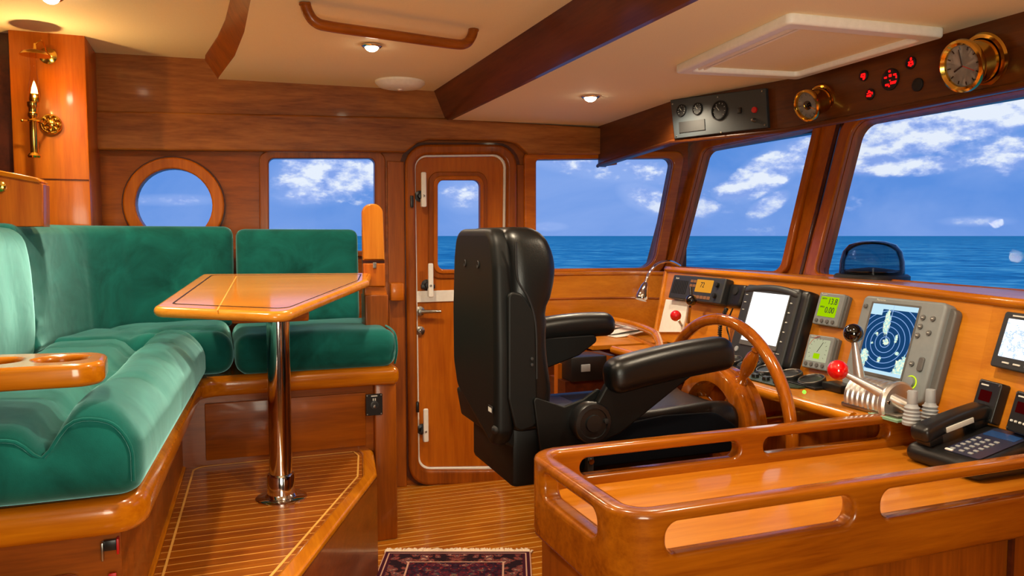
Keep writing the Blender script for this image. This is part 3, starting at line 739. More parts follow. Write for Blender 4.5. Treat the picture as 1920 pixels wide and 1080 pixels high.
bm = B(); lathe(bm, [(.050, .42), (.050, .50), (.046, .507), (.041, .508)], 40, T(.213, 2.944, 0)); obj('collar', bm, 'chrome', TB)
bm = B(); lathe(bm, [(.092, .414), (.092, .418), (.088, .421), (.058, .424), (.052, .432), (.05, .434)], 48, T(.213, 2.944, 0)); obj('floor_flange', bm, 'chrome', TB)

# pillar with the brass lamp
fp = frame((-.65, 3.93, 0), (1, 0, 0), (0, 0, 1))
x0, x1 = PY(15, 82, 3.93).x, PY(160, 95, 3.93).x
bm = B(); box(bm, x0, x1, 3.93, 4.3, .9, 2.26, .008); o = obj('trim_18', bm, 'mdz'); struct(o)
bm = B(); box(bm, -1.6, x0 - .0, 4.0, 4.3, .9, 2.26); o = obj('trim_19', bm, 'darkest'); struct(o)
zz = PY(100, 336, 3.93).z
bm = B(); box(bm, x0 + .004, x1 - .004, 3.926, 3.932, zz - .002, zz + .002); o = obj('trim_20', bm, 'darkest'); struct(o)
# locker with sloping cap at far left
LKb = thing('side_locker', 'low teak locker with sloping cap above the near left backrest', 'locker', (-.85, 3.2, 1.4))
ly = 3.3
pts = PYl([(-60, 318), (0, 324), (70, 338), (83, 346), (84, 425), (-60, 425)], ly)
fl = frame((0, ly, 0), (1, 0, 0), (0, 0, 1))
plate('locker_body', [pts], .12, 'mdz', LKb, fl, bev=.004, w0=-.1)
plate('sloping_cap', [PYl([(-60, 314), (0, 320), (72, 334), (80, 341), (76, 344), (0, 330), (-60, 324)], ly)], .14, 'glx', LKb, fl, bev=.004, w0=-.11)
c = PY(3, 350, ly); bm = B(); lathe(bm, [(.02, 0), (.02, .01), (.012, .014), (0, .014)], 20, fl @ T(c.x, c.z, .02)); obj('finger_pull', bm, 'brass', LKb)
# brass lamp on the pillar
LPM = thing('oil_lamp', 'polished brass gimballed oil lamp with glowing bulb on the left pillar', 'lamp', PY(66, 290, 3.85))
def LP(px, py, y=3.80): return PY(px, py, y)
b0 = LP(65, 296); 
bm = B(); h = LP(65, 192).z - b0.z
lathe(bm, [(0, 0), (.022, 0), (.026, .008), (.02, .018), (.015, .022), (.0145, h * .72), (.019, h * .75), (.019, h * .80), (.015, h * .82), (.016, h * .9), (.02, h * .93), (.02, h), (0, h)], 28, T(b0.x, b0.y, b0.z)); obj('lamp_body', bm, 'brass', LPM)
ft = LP(65, 192); bm = B(); lathe(bm, [(.016, 0), (.020, .012), (.017, .035), (.0, .036)], 20, T(*ft)); obj('burner', bm, 'brass', LPM)
bm = B(); lathe(bm, [(0, 0), (.008, .006), (.013, .022), (.010, .045), (.003, .07), (0, .075)], 16, T(*LP(65, 186))); obj('flame_bulb', bm, 'flame', LPM)
bm = B(); lathe(bm, [(.020, 0), (.024, .03), (.020, .07), (.013, .11), (.012, .19)], 24, T(*LP(65, 190))); 
o = obj('glass_chimney', bm, 'clear', LPM)
# smoke bell
sb = LP(66, 104, 3.80)
bm = B(); lathe(bm, [(.058, 0), (.05, .012), (.025, .022), (.006, .028), (.004, .05), (0, .05)], 32, T(*sb)); bell = obj('smoke_bell', bm, 'brass', LPM)
bp2 = V((LP(90, 105, 3.925).x, 3.925, LP(90, 105, 3.925).z))
bm = B(); tube(bm, spline([sb + V((0, 0, .045)), sb + V((.02, .04, .07)), bp2], 6), .003, 8); obj('bell_arm', bm, 'brass', bell)
bm = B(); lathe(bm, [(.035, 0), (.035, .005), (.022, .010), (0, .012)], 28, _zf(bp2, *perp(V((0, -1, 0))), (0, -1, 0))); obj('wall_plate', bm, 'brass', bell)
gp = V((LP(96, 233, 3.925).x, 3.925, LP(96, 233, 3.925).z))
bm = B(); tube(bm, [gp + V((.038 * math.cos(a * PI / 12), -.01, .038 * math.sin(a * PI / 12))) for a in range(24)], .006, 8, closed=True)
for a in range(8): sphere(bm, gp + V((.028 * math.cos(a * PI / 4), -.014, .028 * math.sin(a * PI / 4))), .009, 10)
lathe(bm, [(.03, 0), (.028, .008), (.012, .016), (0, .018)], 24, _zf(gp, *perp(V((0, -1, 0))), (0, -1, 0))); obj('wall_bracket', bm, 'brass', LPM)
g1 = LP(66, 227); bm = B(); tube(bm, [g1 + V((.024 * math.cos(a * PI / 12), .024 * math.sin(a * PI / 12), 0)) for a in range(24)], .0045, 8, closed=True); tube(bm, [g1 + V((.02, .01, 0)), gp], .005, 8)
tube(bm, [g1 + V((-.022, 0, 0)), g1 + V((-.045, 0, .0))], .004, 8); sphere(bm, g1 + V((-.046, 0, 0)), .007, 10); obj('gimbal_ring', bm, 'brass', LPM)

# ceiling fittings
GR = thing('ceiling_grab_rail', 'dark teak grab rail on the cream ceiling', 'grab rail', (.6, 2.8, 2.15))
g0 = [PZ(572, 12, 2.145), PZ(888, 60, 2.145)]; 
a, b_ = g0; dn = V((0, 0, -.055)); di = (b_ - a).normalized()
bm = B(); tube(bm, spline([a + V((0, 0, .01)), a + dn * .35 + di * .01, a + dn * .85 + di * .035, a + dn + di * .09, a.lerp(b_, .5) + dn, b_ + dn - di * .09, b_ + dn * .85 - di * .035, b_ + dn * .35 - di * .01, b_ + V((0, 0, .01))], 8), .0185, 14)
obj('rail_bar', bm, 'dkx', GR)
for p in (a, b_): bm = B(); lathe(bm, [(.02, 0), (.02, -.006), (.014, -.012), (0, -.012)], 20, T(p.x, p.y, 2.155)); obj('rail_foot', bm, 'dkx', GR)
SPK = thing('ceiling_vent', 'low white round ceiling vent behind the teak beam near the wall frieze', 'vent', PZ(750, 155, 2.15))
p = PZ(750, 153, 2.155)
bm = B(); lathe(bm, [(.125, 0), (.125, -.010), (.105, -.028), (.05, -.038), (0, -.039)], 48, T(*p)); obj('vent_cover', bm, 'white', SPK)
bm = B(); lathe(bm, [(.012, -.036), (.010, -.044), (0, -.045)], 16, T(p.x, p.y, p.z)); obj('centre_knob', bm, 'offw', SPK)
def downlight(px, py, z, label, energy):
    p = PZ(px, py, z)
    L = thing('ceiling_spotlight', label, 'spotlight', p, group='recessed ceiling spotlights')
    bm = B(); lathe(bm, [(.042, 0), (.042, -.004), (.036, -.009), (.03, -.009), (.024, -.002)], 32, T(*p)); obj('trim_ring', bm, 'chrome', L)
    bm = B(); lathe(bm, [(.028, -.009), (.022, -.018), (.012, -.024), (0, -.025)], 20, T(*p)); obj('bulb', bm, 'lamp', L)
    light('SPOT', p + V((0, 0, -.035)), energy, '#', spot=150, blend=.8, size=.03)
    return L
LIGHTCOL = (1.0, .82, .58)
def light(typ, loc, energy, col='#', aim=None, size=.1, spot=100, blend=.5, sy=None):
    ld = bpy.data.lights.new('lamp_or_fill', typ); ld.energy = energy; ld.color = LIGHTCOL if col == '#' else col
    if typ == 'SPOT': ld.spot_size = math.radians(spot); ld.spot_blend = blend; ld.shadow_soft_size = size
    elif typ == 'POINT': ld.shadow_soft_size = size
    elif typ == 'AREA': ld.size = size; 
    if typ == 'AREA' and sy: ld.shape = 'RECTANGLE'; ld.size_y = sy
    o = bpy.data.objects.new('lamp_or_fill', ld); COL.objects.link(o); o.location = loc; o['kind'] = 'helper'
    if aim is not None: o.rotation_euler = (V(aim) - V(loc)).to_track_quat('-Z', 'Y').to_euler()
    return o
downlight(697, 85, 2.155, 'glowing recessed spotlight below the teak grab rail', 40)
downlight(1107, 180, 2.003, 'glowing recessed spotlight between the teak beam and overhead gauges', 34)
downlight(95, -6, 2.25, 'glowing recessed spotlight above the green corner seat', 50)
# deck hatch
HC = thing('deck_hatch', 'cream framed deck hatch cover in the ceiling above the helm', 'hatch', (1.85, 2.1, 1.98))
hp4 = [PZ(1265, 125, 2.0), PZ(1480, 25, 2.0), PZ(1797, 55, 2.0), PZ(1530, 145, 2.0)]
hq = [(p.x, p.y) for p in hp4]; hq[2] = (2.07, 1.765); hq[3] = (2.10, 2.44); hcx = sum(p[0] for p in hq) / 4; hcy = sum(p[1] for p in hq) / 4
hs = lambda k: [(hcx + (p[0] - hcx) * k, hcy + (p[1] - hcy) * k) for p in hq]
plate('hatch_frame', [rpoly(hs(1), .02), rpoly(hs(.84), .02)], .032, 'white', HC, None, bev=.008, w0=1.974)
plate('blind_panel', [rpoly(hs(.86), .02)], .006, 'ceil', HC, None, w0=1.992)
a = V(hq[0]).lerp(V(hq[1]), .08); b_ = V(hq[0]).lerp(V(hq[1]), .92); ins_ = (V((hcx, hcy)) - (a + b_) / 2).normalized()
bm = B(); tube(bm, [(*(a + ins_ * .07), 1.986), (*(b_ + ins_ * .07), 1.986)], .007, 8); tube(bm, [(*(a + ins_ * .09), 1.984), (*(b_ + ins_ * .09), 1.984)], .004, 8); obj('blind_rail', bm, 'offw', HC)
m_ = a.lerp(b_, .45) + ins_ * .10; bm = B(); box(bm, -.05, .05, -.006, .006, -.008, 0, .002, frame((*m_, 1.984), (*(b_ - a).normalized(), 0), (0, 0, 1)) @ Matrix.Rotation(PI / 2, 4, 'X')); obj('blind_pull', bm, 'offw', HC)

# ================================================================== CONSOLE in the foreground
CN = thing('rail_console', 'varnished teak console with slotted fiddle rails in the right foreground', 'console', (1.3, 1.5, 0))
RC_ = .06; XA, YN, YF = .7225, 1.2725, 1.7275      # centre lines of the aft, near and far rails
def rpath():
    seg = []; p = [(1.955, YF), (XA + RC_, YF)]
    pts = [V((1.955, YF)), V((XA + RC_, YF))]
    for k in range(1, 11): a_ = PI / 2 + k * PI / 20; pts.append(V((XA + RC_ + RC_ * math.cos(a_), YF - RC_ + RC_ * math.sin(a_))))
    pts.append(V((XA, YN + RC_)))
    for k in range(1, 11): a_ = PI + k * PI / 20; pts.append(V((XA + RC_ + RC_ * math.cos(a_), YN + RC_ + RC_ * math.sin(a_))))
    pts.append(V((2.0, YN))); return pts
RP = rpath(); RL = [0]
for a, b_ in zip(RP, RP[1:]): RL.append(RL[-1] + (b_ - a).length)
def rmap(sv, w_, z):
    sv = max(0, min(RL[-1], sv)); i = 0
    while i < len(RL) - 2 and RL[i + 1] < sv - 1e-7: i += 1
    t = (sv - RL[i]) / (RL[i + 1] - RL[i]); p = RP[i].lerp(RP[i + 1], t)
    def dirn(j):
        j = max(0, min(len(RP) - 2, j)); return (RP[j + 1] - RP[j]).normalized()
    d0 = (dirn(i - 1) + dirn(i)).normalized(); d1 = (dirn(i) + dirn(i + 1)).normalized(); d = d0.lerp(d1, t).normalized()
    return V((p.x + d.y * w_, p.y - d.x * w_, z))
sF = lambda x: 1.955 - x                      # along the far rail
s2_ = RL[12] ; sA = lambda y: RL[11] + (YF - RC_ - y)
sN = lambda x: RL[-1] - (2.0 - x)
xs = lambda px, py, y: PY(px, py, y).x
h1 = rrect(sF(xs(1378, 845, YF)), .785, sF(xs(1082, 875, YF)), .830, .021, 8)
h2 = rrect(sF(xs(1657, 805, YF)), .785, sF(xs(1424, 835, YF)), .830, .021, 8)
h3 = rrect(sA(1.635), .775, sA(1.365), .830, .024, 8)
h4 = rrect(sN(xs(1252, 1000, 1.25)), .768, sN(xs(1604, 945, 1.25)), .832, .028, 8)
h5 = rrect(sN(xs(1656, 935, 1.25)), .768, sN(1.905), .832, .028, 8)
ring = rpoly([(0, .72), (0, .80), (.05, .857), (RL[-1], .857), (RL[-1], .665), (sA(1.68), .665), (sA(1.72), .70), (RL[11] - .1, .715)], [.01, .03, .03, 0, 0, .02, .02, .01], 6)
ro = plate('fiddle_rail', [ring, h1, h2, h3, h4, h5], .046, 'glx', None, None, bev=.0125, w0=-.023, seg=5)
rb = bmesh.new(); rb.from_mesh(ro.data); rme = ro.data; bpy.data.objects.remove(ro); bpy.data.meshes.remove(rme)
cuts = sorted(set([RL[i] for i in range(1, len(RL) - 1)] + [RL[1] - .03, RL[11] + .03, RL[12] - .03, RL[22] + .03] ))
for c in cuts:
    bmesh.ops.bisect_plane(rb, geom=rb.verts[:] + rb.edges[:] + rb.faces[:], plane_co=(c, 0, 0), plane_no=(1, 0, 0), dist=1e-6)
for v in rb.verts: v.co = rmap(v.co.x, v.co.z, v.co.y)
bmesh.ops.remove_doubles(rb, verts=rb.verts[:], dist=1e-6)
obj('fiddle_rail', rb, 'rail', CN, None, 50)
bm = B(); box(bm, .735, 2.03, 1.275, 1.73, .735, .762, 0); obj('shelf_top', bm, 'ltx', CN)
bm = B(); box(bm, .728, 1.99, 1.285, 1.72, 0, .735, .02); obj('cabinet_body', bm, 'dkz', CN)
bm = B(); box(bm, 1.765, 1.775, 1.272, 1.282, 0, .67); obj('panel_joint', bm, 'darkest', CN)

# ================================================================== HELM DASH
DP = V((2.028, 1.66, .85)); dY = V((.05, 1, 0)).normalized(); dU = V((.105, 0, .35)).normalized()
DM = frame(DP, -dY, dU)       # local x to starboard, local y up the slope, local z aft/up (into the room)
DN = DM.to_3x3() @ V((0, 0, 1))
DMi = DM.inverted()
def Dd(px, py, off=0):
    p = PN(px, py, DP + DN * off, DN); q = DMi @ p; return (q.x, q.y)
P3 = lambda q, w=0: DM @ V((q[0], q[1], w))
HD = thing('helm_dash', 'sloping teak helm dashboard with ledge under the windscreen carrying the navigation displays', 'dashboard', (2.05, 2.6, .85))
dp = [Dd(1250, 506), Dd(1864, 566), Dd(1819, 779), (Dd(1225, 625)[0] - .05, -.02)]
c0 = Dd(1250, 506); c1 = Dd(1864, 566); c2 = (Dd(1819, 779)[0], 0.0); c3 = (Dd(1230, 625)[0] , 0.0)
plate('dash_face', [[c0, c1, c2, c3]], .03, 'lty', HD, DM, w0=-.03)
P4 = lambda px, py, w: DM @ V((*Dd(px, py, w), w))
# port cheek of the dash
bm = B(); a = P3(c0); b_ = P3(c3); v = [bm.verts.new(p) for p in (a, b_, b_ + V((.5, .03, 0)), a + V((.35, .03, 0)))]; bm.faces.new(v)
obj('side_cheek', bm, 'lty', HD)
# corner bead down the left edge
bm = B(); tube(bm, [a, b_], .012, 10); obj('edge_bead', bm, 'lty', HD)
# ledge nosing
lp_ = [P3(c0) + V((0, 0, .004)), P3(Dd(1385, 517)) + V((0, 0, .004)), P3(Dd(1660, 541)) + V((0, 0, .004)), P3(c1) + V((0, 0, .004))]
bm = B(); strip(bm, [p + V((0, 0, .012)) for p in lp_], [V((2.56, p.y + .0, 1.20)) for p in lp_]); obj('ledge_top', bm, 'lty', HD)
bm = B(); tube(bm, lp_, .015, 12); obj('ledge_nosing', bm, 'gly', HD)
# starboard wing of the dash, turned toward the helm
A1, A2 = P3(c1), P3(c2); wd = V((-.25, -1, 0)).normalized()
bm = B(); v = [bm.verts.new(p) for p in (A1, A2, A2 + wd * 1.2, A1 + wd * 1.2)]; bm.faces.new(v); obj('wing_face', bm, 'lty', HD)
bm = B(); q = A2; v = [bm.verts.new(p) for p in (q, q + wd * 1.2, V(((q + wd * 1.2).x, (q + wd * 1.2).y, 0)), V((q.x, q.y, 0)))]; bm.faces.new(v); obj('wing_base', bm, 'dkz', HD)
bm = B(); q = A1 + V((0, 0, .016)); v = [bm.verts.new(p) for p in (q, q + wd * 1.2, V((2.45, .3, q.z)), V((2.56, q.y, q.z)))]; bm.faces.new(v); obj('wing_ledge', bm, 'lty', HD)
bm = B(); tube(bm, [A1 + V((0, 0, .004)), A1 + wd * 1.2 + V((0, 0, .004))], .015, 12); obj('wing_nosing', bm, 'gly', HD)
WN_ = (A2 - A1).cross(wd).normalized()
if WN_.x > 0: WN_ = -WN_
WMx = frame(A2, wd, A1 - A2)
if (WMx.to_3x3() @ V((0, 0, 1))).x > 0: print('WING FLIP')
def Wn(px, py): p = PN(px, py, A2, WMx.to_3x3() @ V((0, 0, 1))); q = WMx.inverted() @ p; return (q.x, q.y)
# desk
DK = thing('helm_desk', 'teak helm desk with rounded front edge below the sloping dashboard', 'desk', (1.9, 2.6, 0))
dk = [(1.775, 3.3), (1.775, 2.6), (1.767, 1.765), (1.968, 1.765), (1.99, 1.61), (2.09, 1.61), (2.12, 3.3)]
plate('desk_top', [rpoly(dk, [.03, 0, 0, 0, 0, 0, 0])], .035, 'lty', DK, None, bev=.008, w0=.815)
bm = B(); tube(bm, [(1.772, 3.28, .838), (1.772, 2.6, .838), (1.764, 1.775, .838)], .019, 12); obj('front_edge', bm, 'gly', DK)
bm = B(); box(bm, 1.86, 2.1, 1.765, 3.3, 0, .815, 0); obj('desk_front', bm, 'dkz', DK)

# ---- instruments helper: body on a frame given by centre px corners
def dplate(name, pts, t, mat, parent, r=.008, bev=.003, w0=0, Mx=None, fn=None, **k):
    fn = fn or Dd; q = [fn(*p) for p in pts]
    return plate(name, [rpoly(q, r)], t, mat, parent, Mx or DM, bev=bev, w0=w0, **k)
def quadM(pts, w, fn=None, Mx=None):
    """frame with origin at lower-left of a px quad (tl,tr,br,bl), returns matrix + size"""
    fn = fn or Dd; Mx = Mx or DM
    tl, tr, br, bl = [Mx @ V((*fn(*p, w), 0)) for p in pts]
    o = bl; xd = (br - bl) * .5 + (tr - tl) * .5; yd = (tl - bl) * .5 + (tr - br) * .5
    return frame(o, xd, yd), xd.length, yd.length
# VHF radio
RD = thing('marine_radio', 'black marine radio with glowing orange display at the port end of the dash', 'radio', P3(Dd(1310, 540)))
RQ = [(1263, 514), (1360, 522), (1350, 570), (1252, 558)]
m, w, h = quadM(RQ, .045)
plate('radio_body', [rrect(0, 0, w, h, .008)], .045, 'blk2', RD, m, bev=.006)
bm = B()
for i in range(9): box(bm, w * (.05 + .033 * i), w * (.062 + .033 * i), h * .22, h * .78, .044, .047)
obj('speaker_grille', bm, 'rub', RD, m)
plate('orange_display', [rrect(w * .50, h * .38, w * .80, h * .88, .003)], .003, 'orlcd', RD, m, w0=.044)
text('display_digits', '72', h * .30, 'blackseg', RD, m @ T(w * .62, h * .66, .0475))
bm = B(); [box(bm, w * (.50 + .065 * i), w * (.545 + .065 * i), h * .12, h * .24, .044, .049, .001) for i in range(5)]; multi('button', bm, 'orbtn', RD, m)
bm = B(); [box(bm, w * (.385 + .06 * i), w * (.425 + .06 * i), h * (.56 + .18 * j), h * (.66 + .18 * j), .044, .049, .001) for i in range(2) for j in range(2)]; multi('button', bm, 'orbtn', RD, m)
for yy in (.72, .3):
    bm = B(); lathe(bm, [(h * .1, .044), (h * .09, .058), (0, .059)], 18, T(w * .89, h * yy, 0)); obj('knob', bm, 'rub', RD, m)
text('brand_mark', 'Icom', h * .12, 'symw', RD, m @ T(w * .10, h * .86, .0452))
# microphone
MC = thing('radio_microphone', 'black hand microphone with coiled cord hanging beside the radio', 'microphone', P4(1370, 550, .05))
mm_ = quadM([(1358, 530), (1386, 532), (1380, 575), (1352, 572)], .035); m, w, h = mm_
bm = rbox((w, h, .035), .014, (8, 10, 6), lambda p: V((p.x * (1.0 + .25 * p.y / h), p.y, p.z)) + V((w / 2, h / 2, .0))); obj('microphone_body', bm, 'blk', MC, m)
bm = B(); lathe(bm, [(.02, .016), (.018, .022), (0, .023)], 20, T(w * .5, h * .7, 0)); obj('speaker_ring', bm, 'rub', MC, m)
st = P4(1362, 578, .045); en = P4(1352, 655, .03); md = P4(1350, 615, .06)
pth = spline([st, md, en], 60); pts_ = []
for i, p in enumerate(pth):
    a = i * 1.3; pts_.append(p + V((0, math.cos(a), 0)) * .0075 + DM.to_3x3() @ V((0, 0, 1)) * math.sin(a) * .0075)
bm = B(); tube(bm, pts_, .003, 6); obj('coiled_cord', bm, 'rub', MC)
bm = B(); tube(bm, spline([P4(1374, 578, .03), P4(1363, 610, .02), P4(1368, 640, .02), P4(1360, 670, .01)], 8), .0035, 8); obj('lead', bm, 'rub', MC)
# white lever panel + port engine levers
WPn = thing('lever_panel', 'white panel with red and black ball levers below the marine radio', 'control', P3(Dd(1262, 600)))
dplate('panel_plate', [(1252, 562), (1294, 566), (1282, 624), (1238, 624)], .012, 'white', WPn, r=.004)
bm = B(); sphere(bm, P4(1267, 592, .10), .026, 24); rbL = obj('red_ball', bm, 'redb', WPn)
bm = B(); tube(bm, [P4(1278, 610, .01), P4(1272, 600, .09)], .006, 10); obj('red_lever', bm, 'steel', WPn)
bm = B(); sphere(bm, P4(1296, 563, .10), .026, 24); obj('black_ball', bm, 'blkb', WPn)
bm = B(); tube(bm, [P4(1290, 604, .01), P4(1294, 575, .09)], [.009, .006], 10); obj('black_lever', bm, 'steel', WPn)
bm = B(); tube(bm, [P4(1296, 555, .1), P4(1295, 540, .1)], [.006, .009], 10); obj('lever_tip', bm, 'blk', WPn)
# big black chart display
CD = thing('chart_display', 'large black chart plotter with bright white screen behind the steering wheel', 'display', P3(Dd(1430, 610)))
CQ = [(1392, 525), (1492, 541), (1462, 685), (1362, 668)]
m, w, h = quadM(CQ, .06)
plate('housing', [rrect(0, 0, w, h, .02)], .06, 'blk2', CD, m, bev=.012)
bm = rbox((w * .98, h * .1, .03), .014, (12, 6, 4), lambda p: V((p.x + w / 2, p.y + h * .97 - 0.02 * (p.x / (w / 2)) ** 2, p.z + .05))); obj('hood', bm, 'blk2', CD, m)
bm = rbox((.06, h * .98, .06), .015, (5, 12, 4), lambda p: V((p.x + w * 1.03, p.y + h / 2, p.z + .02))); obj('side_flange', bm, 'blk', CD, m)
plate('screen', [rrect(w * .20, h * .26, w * .86, h * .90, .002)], .004, 'whitescreen', CD, m, w0=.059)
plate('screen_lip', [rrect(w * .19, h * .20, w * .87, h * .905, .004), rrect(w * .20, h * .26, w * .86, h * .90, .002)], .006, 'grey2', CD, m, bev=.001, w0=.059)
bm = B()
for i in range(3):
    for j in range(2): box(bm, w * (.5 + .08 * i), w * (.54 + .08 * i), h * (.09 + .05 * j), h * (.105 + .05 * j), .059, .063, .001)
for i in range(2): box(bm, w * (.8 + .08 * i), w * (.85 + .08 * i), h * .17, h * .18, .059, .063, .001)
for i in range(5): box(bm, w * .90, w * .925, h * (.32 + .12 * i), h * (.335 + .12 * i), .059, .064, .001)
for i in range(3): box(bm, w * .06, w * .1, h * (.65 + .1 * i), h * (.66 + .1 * i), .059, .062, .001)
multi('button', bm, 'symw', CD, m)
bm = B(); lathe(bm, [(.022, .059), (.022, .062), (.017, .064), (.012, .062), (0, .062)], 28, T(w * .80, h * .085, 0)); obj('cursor_pad', bm, 'grey2', CD, m)
bm = B(); lathe(bm, [(.012, .059), (.011, .064), (0, .065)], 24, T(w * .16, h * .13, 0)); obj('power_button', bm, 'ltgrey', CD, m)
# two small grey instruments
def instr(label, Q, kind):
    I = thing('grey_instrument', label, 'instrument', P3(Dd(*Q[3])), group='small grey dash instruments')
    m, w, h = quadM(Q, .028)
    plate('housing', [rrect(0, 0, w, h, .006)], .028, 'grey', I, m, bev=.004)
    plate('rear_case', [rrect(.006, .0, w + .012, h - .004, .006)], .016, 'grey2', I, m, bev=.003)
    for i in range(4):
        bm = B(); lathe(bm, [(w * .06, .027), (w * .055, .032), (0, .033)], 16, T(w * (.16 + .22 * i), h * .12, 0)); obj('button', bm, 'grey2', I, m)
    text('brand_mark', 'Raymarine', h * .055, 'symw', I, m @ T(w * .22, h * .945, .0285))
    if kind == 'digital':
        plate('green_display', [rrect(w * .12, h * .26, w * .84, h * .88, .003)], .002, 'grnlcd', I, m, w0=.027)
        text('display_digits', '13.8', h * .26, 'blackseg', I, m @ T(w * .62, h * .73, .0295), sx=.9)
        text('display_digits', '0.00', h * .26, 'blackseg', I, m @ T(w * .58, h * .46, .0295), sx=.9)
        text('display_caption', 'DEPTH', h * .07, 'blackseg', I, m @ T(w * .26, h * .81, .0295)); text('display_caption', 'SPEED', h * .07, 'blackseg', I, m @ T(w * .26, h * .55, .0295))
    else:
        plate('cream_dial', [rrect(w * .10, h * .22, w * .90, h * .88, .003)], .002, 'dialcream', I, m, w0=.027)
        bm = B()
        for k in range(13):
            an = math.radians(215 - k * 250 / 12); r0 = w * .30; c = V((w * .5, h * .54, .0293))
            tube(bm, [c + V((math.cos(an) * r0, math.sin(an) * r0, 0)), c + V((math.cos(an) * r0 * 1.18, math.sin(an) * r0 * 1.18, 0))], .0006, 4)
        obj('dial_ticks', bm, 'blackseg', I, m)
        bm = B(); tube(bm, arcpts((w * .5, h * .54, .0293), w * .4, math.radians(95), math.radians(160), 8, (1, 0, 0), (0, 1, 0)), .001, 4); obj('red_arc', bm, 'redl', I, m)
        bm = B(); tube(bm, [(w * .5, h * .5, .031), (w * .66, h * .80, .031)], .001, 6); obj('needle', bm, 'rub', I, m)
        plate('green_window', [rrect(w * .38, h * .30, w * .62, h * .46, .001)], .001, 'grnlcd', I, m, w0=.029)
instr('grey instrument with green display reading 13.8 and 0.00', [(1535, 547), (1582, 552), (1567, 613), (1522, 606)], 'digital')
instr('grey instrument with round cream dial and needle', [(1514, 625), (1562, 632), (1548, 695), (1502, 687)], 'dial')
# radar display
RA = thing('radar_display', 'large grey radar display with blue range rings on its screen', 'display', P3(Dd(1660, 640)))
RQ2 = [(1612, 546), (1768, 567), (1722, 752), (1575, 722)]
m, w, h = quadM(RQ2, .05)
plate('housing', [rpoly([(0, 0), (w, -.0), (w, h), (0, h)], .02)], .05, 'grey', RA, m, bev=.008)
plate('rear_case', [rrect(.01, .004, w + .022, h - .012, .02)], .03, 'grey2', RA, m, bev=.006)
plate('front_bezel', [rrect(w * .13, h * .17, w * .735, h * .94, .004), rrect(w * .155, h * .205, w * .715, h * .92, .002)], .003, 'grey2', RA, m, bev=.001, w0=.049)
plate('screen', [rrect(w * .155, h * .205, w * .715, h * .92, .002)], .002, 'radar', RA, m, w0=.0495, uv=(w * .155, h * .205, w * .715, h * .92))
def knob(x, y, r, mt='grey2', nm='button', hh=.006):
    bm = B(); lathe(bm, [(r, .049), (r * .95, .049 + hh), (r * .7, .05 + hh), (0, .05 + hh)], 20, T(w * x, h * y, 0)); return obj(nm, bm, mt, RA, m)
for x, y in [(.79, .83), (.90, .83), (.785, .74), (.895, .69), (.78, .65), (.80, .37)]:
    b1 = knob(x, y, .0085); bm = B(); box(bm, w * x - .004, w * x + .004, h * y - .0012, h * y + .0012, .0558, .0565); obj('legend_bar', bm, 'yel' if False else 'symw', b1, m)
plate('rocker_button', [rrect(w * .87, h * .31, w * .93, h * .45, .008)], .008, 'grey2', RA, m, bev=.003, w0=.048)
for i in range(4): knob(.16 + .12 * i, .10, .0095)
for i in range(3): knob(.78 + .075 * i, .045, .006)
kb = knob(.84, .19, .018, 'grey', 'dial_knob', .012)
bm = B(); tube(bm, [(w * .84 + .021 * math.cos(a * PI / 14), h * .19 + .021 * math.sin(a * PI / 14), .052) for a in range(-9, 17)], .0018, 6); obj('lit_ring', bm, 'yel', kb, m)
knob(.065, .88, .008)
text('brand_mark', 'Raymarine', h * .028, 'symw', RA, m @ T(w * .24, h * .962, .0505))
# small display on the wing
SD = thing('small_chart_display', 'small dark grey chart display at the right edge of the dash', 'display', WMx @ V((*Wn(1890, 640), 0)))
def PW(q, w_=0): return WMx @ V((q[0], q[1], w_))
a, b_ = Wn(1898, 588), Wn(1872, 690); w = .20; h = (V(a) - V(b_)).length
m = frame(PW(b_), wd, PW(a) - PW(b_))
plate('housing', [rrect(0, 0, w, h, .008)], .03, 'blk2', SD, m, bev=.004)
plate('screen', [rrect(w * .11, h * .20, w * .92, h * .88, .002)], .002, 'chart', SD, m, w0=.0295, uv=(0, 0, w, h))
bm = B(); [box(bm, w * (.22 + .2 * i), w * (.34 + .2 * i), h * .09, h * .12, .029, .033, .001) for i in range(4)]; multi('button', bm, 'symw', SD, m)
bm = B(); box(bm, w * .16, w * .38, h * .925, h * .95, .0298, .0306); obj('brand_bar', bm, 'symw', SD, m)
def blackbox(label, tl, bl, w):
    X_ = thing('alarm_unit', label, 'control unit', PW(Wn(*bl)), group='black alarm units on the dash wing')
    a, b_ = Wn(*tl), Wn(*bl); h = (V(a) - V(b_)).length; m = frame(PW(b_), wd, PW(a) - PW(b_))
    plate('housing', [rrect(0, 0, w, h, .006)], .03, 'blk', X_, m, bev=.004)
    plate('red_display', [rrect(w * .2, h * .48, w * .7, h * .75, .002)], .002, 'reddark', X_, m, w0=.0295)
    for i in range(4):
        bm = B(); lathe(bm, [(.0035, .029), (.003, .034), (0, .035)], 10, T(w * (.18 + .17 * i), h * .26, 0)); obj('push_button', bm, 'symw', X_, m)
    bm = B(); [lathe(bm, [(.003, .029), (.0028, .032), (0, .0325)], 8, T(w * x, h * y, 0)) for x in (.07, .93) for y in (.07, .93)]; multi('screw', bm, 'steel', X_, m)
    bm = B(); box(bm, w * .14, w * .48, h * .86, h * .895, .0298, .0304); obj('legend_bar', bm, 'symw', X_, m)
blackbox('black alarm unit with dim red display beside the telephone', (1849, 713), (1833, 786), .085)
blackbox('black alarm unit cut off at the frame edge behind the telephone', (1915, 735), (1902, 810), .085)
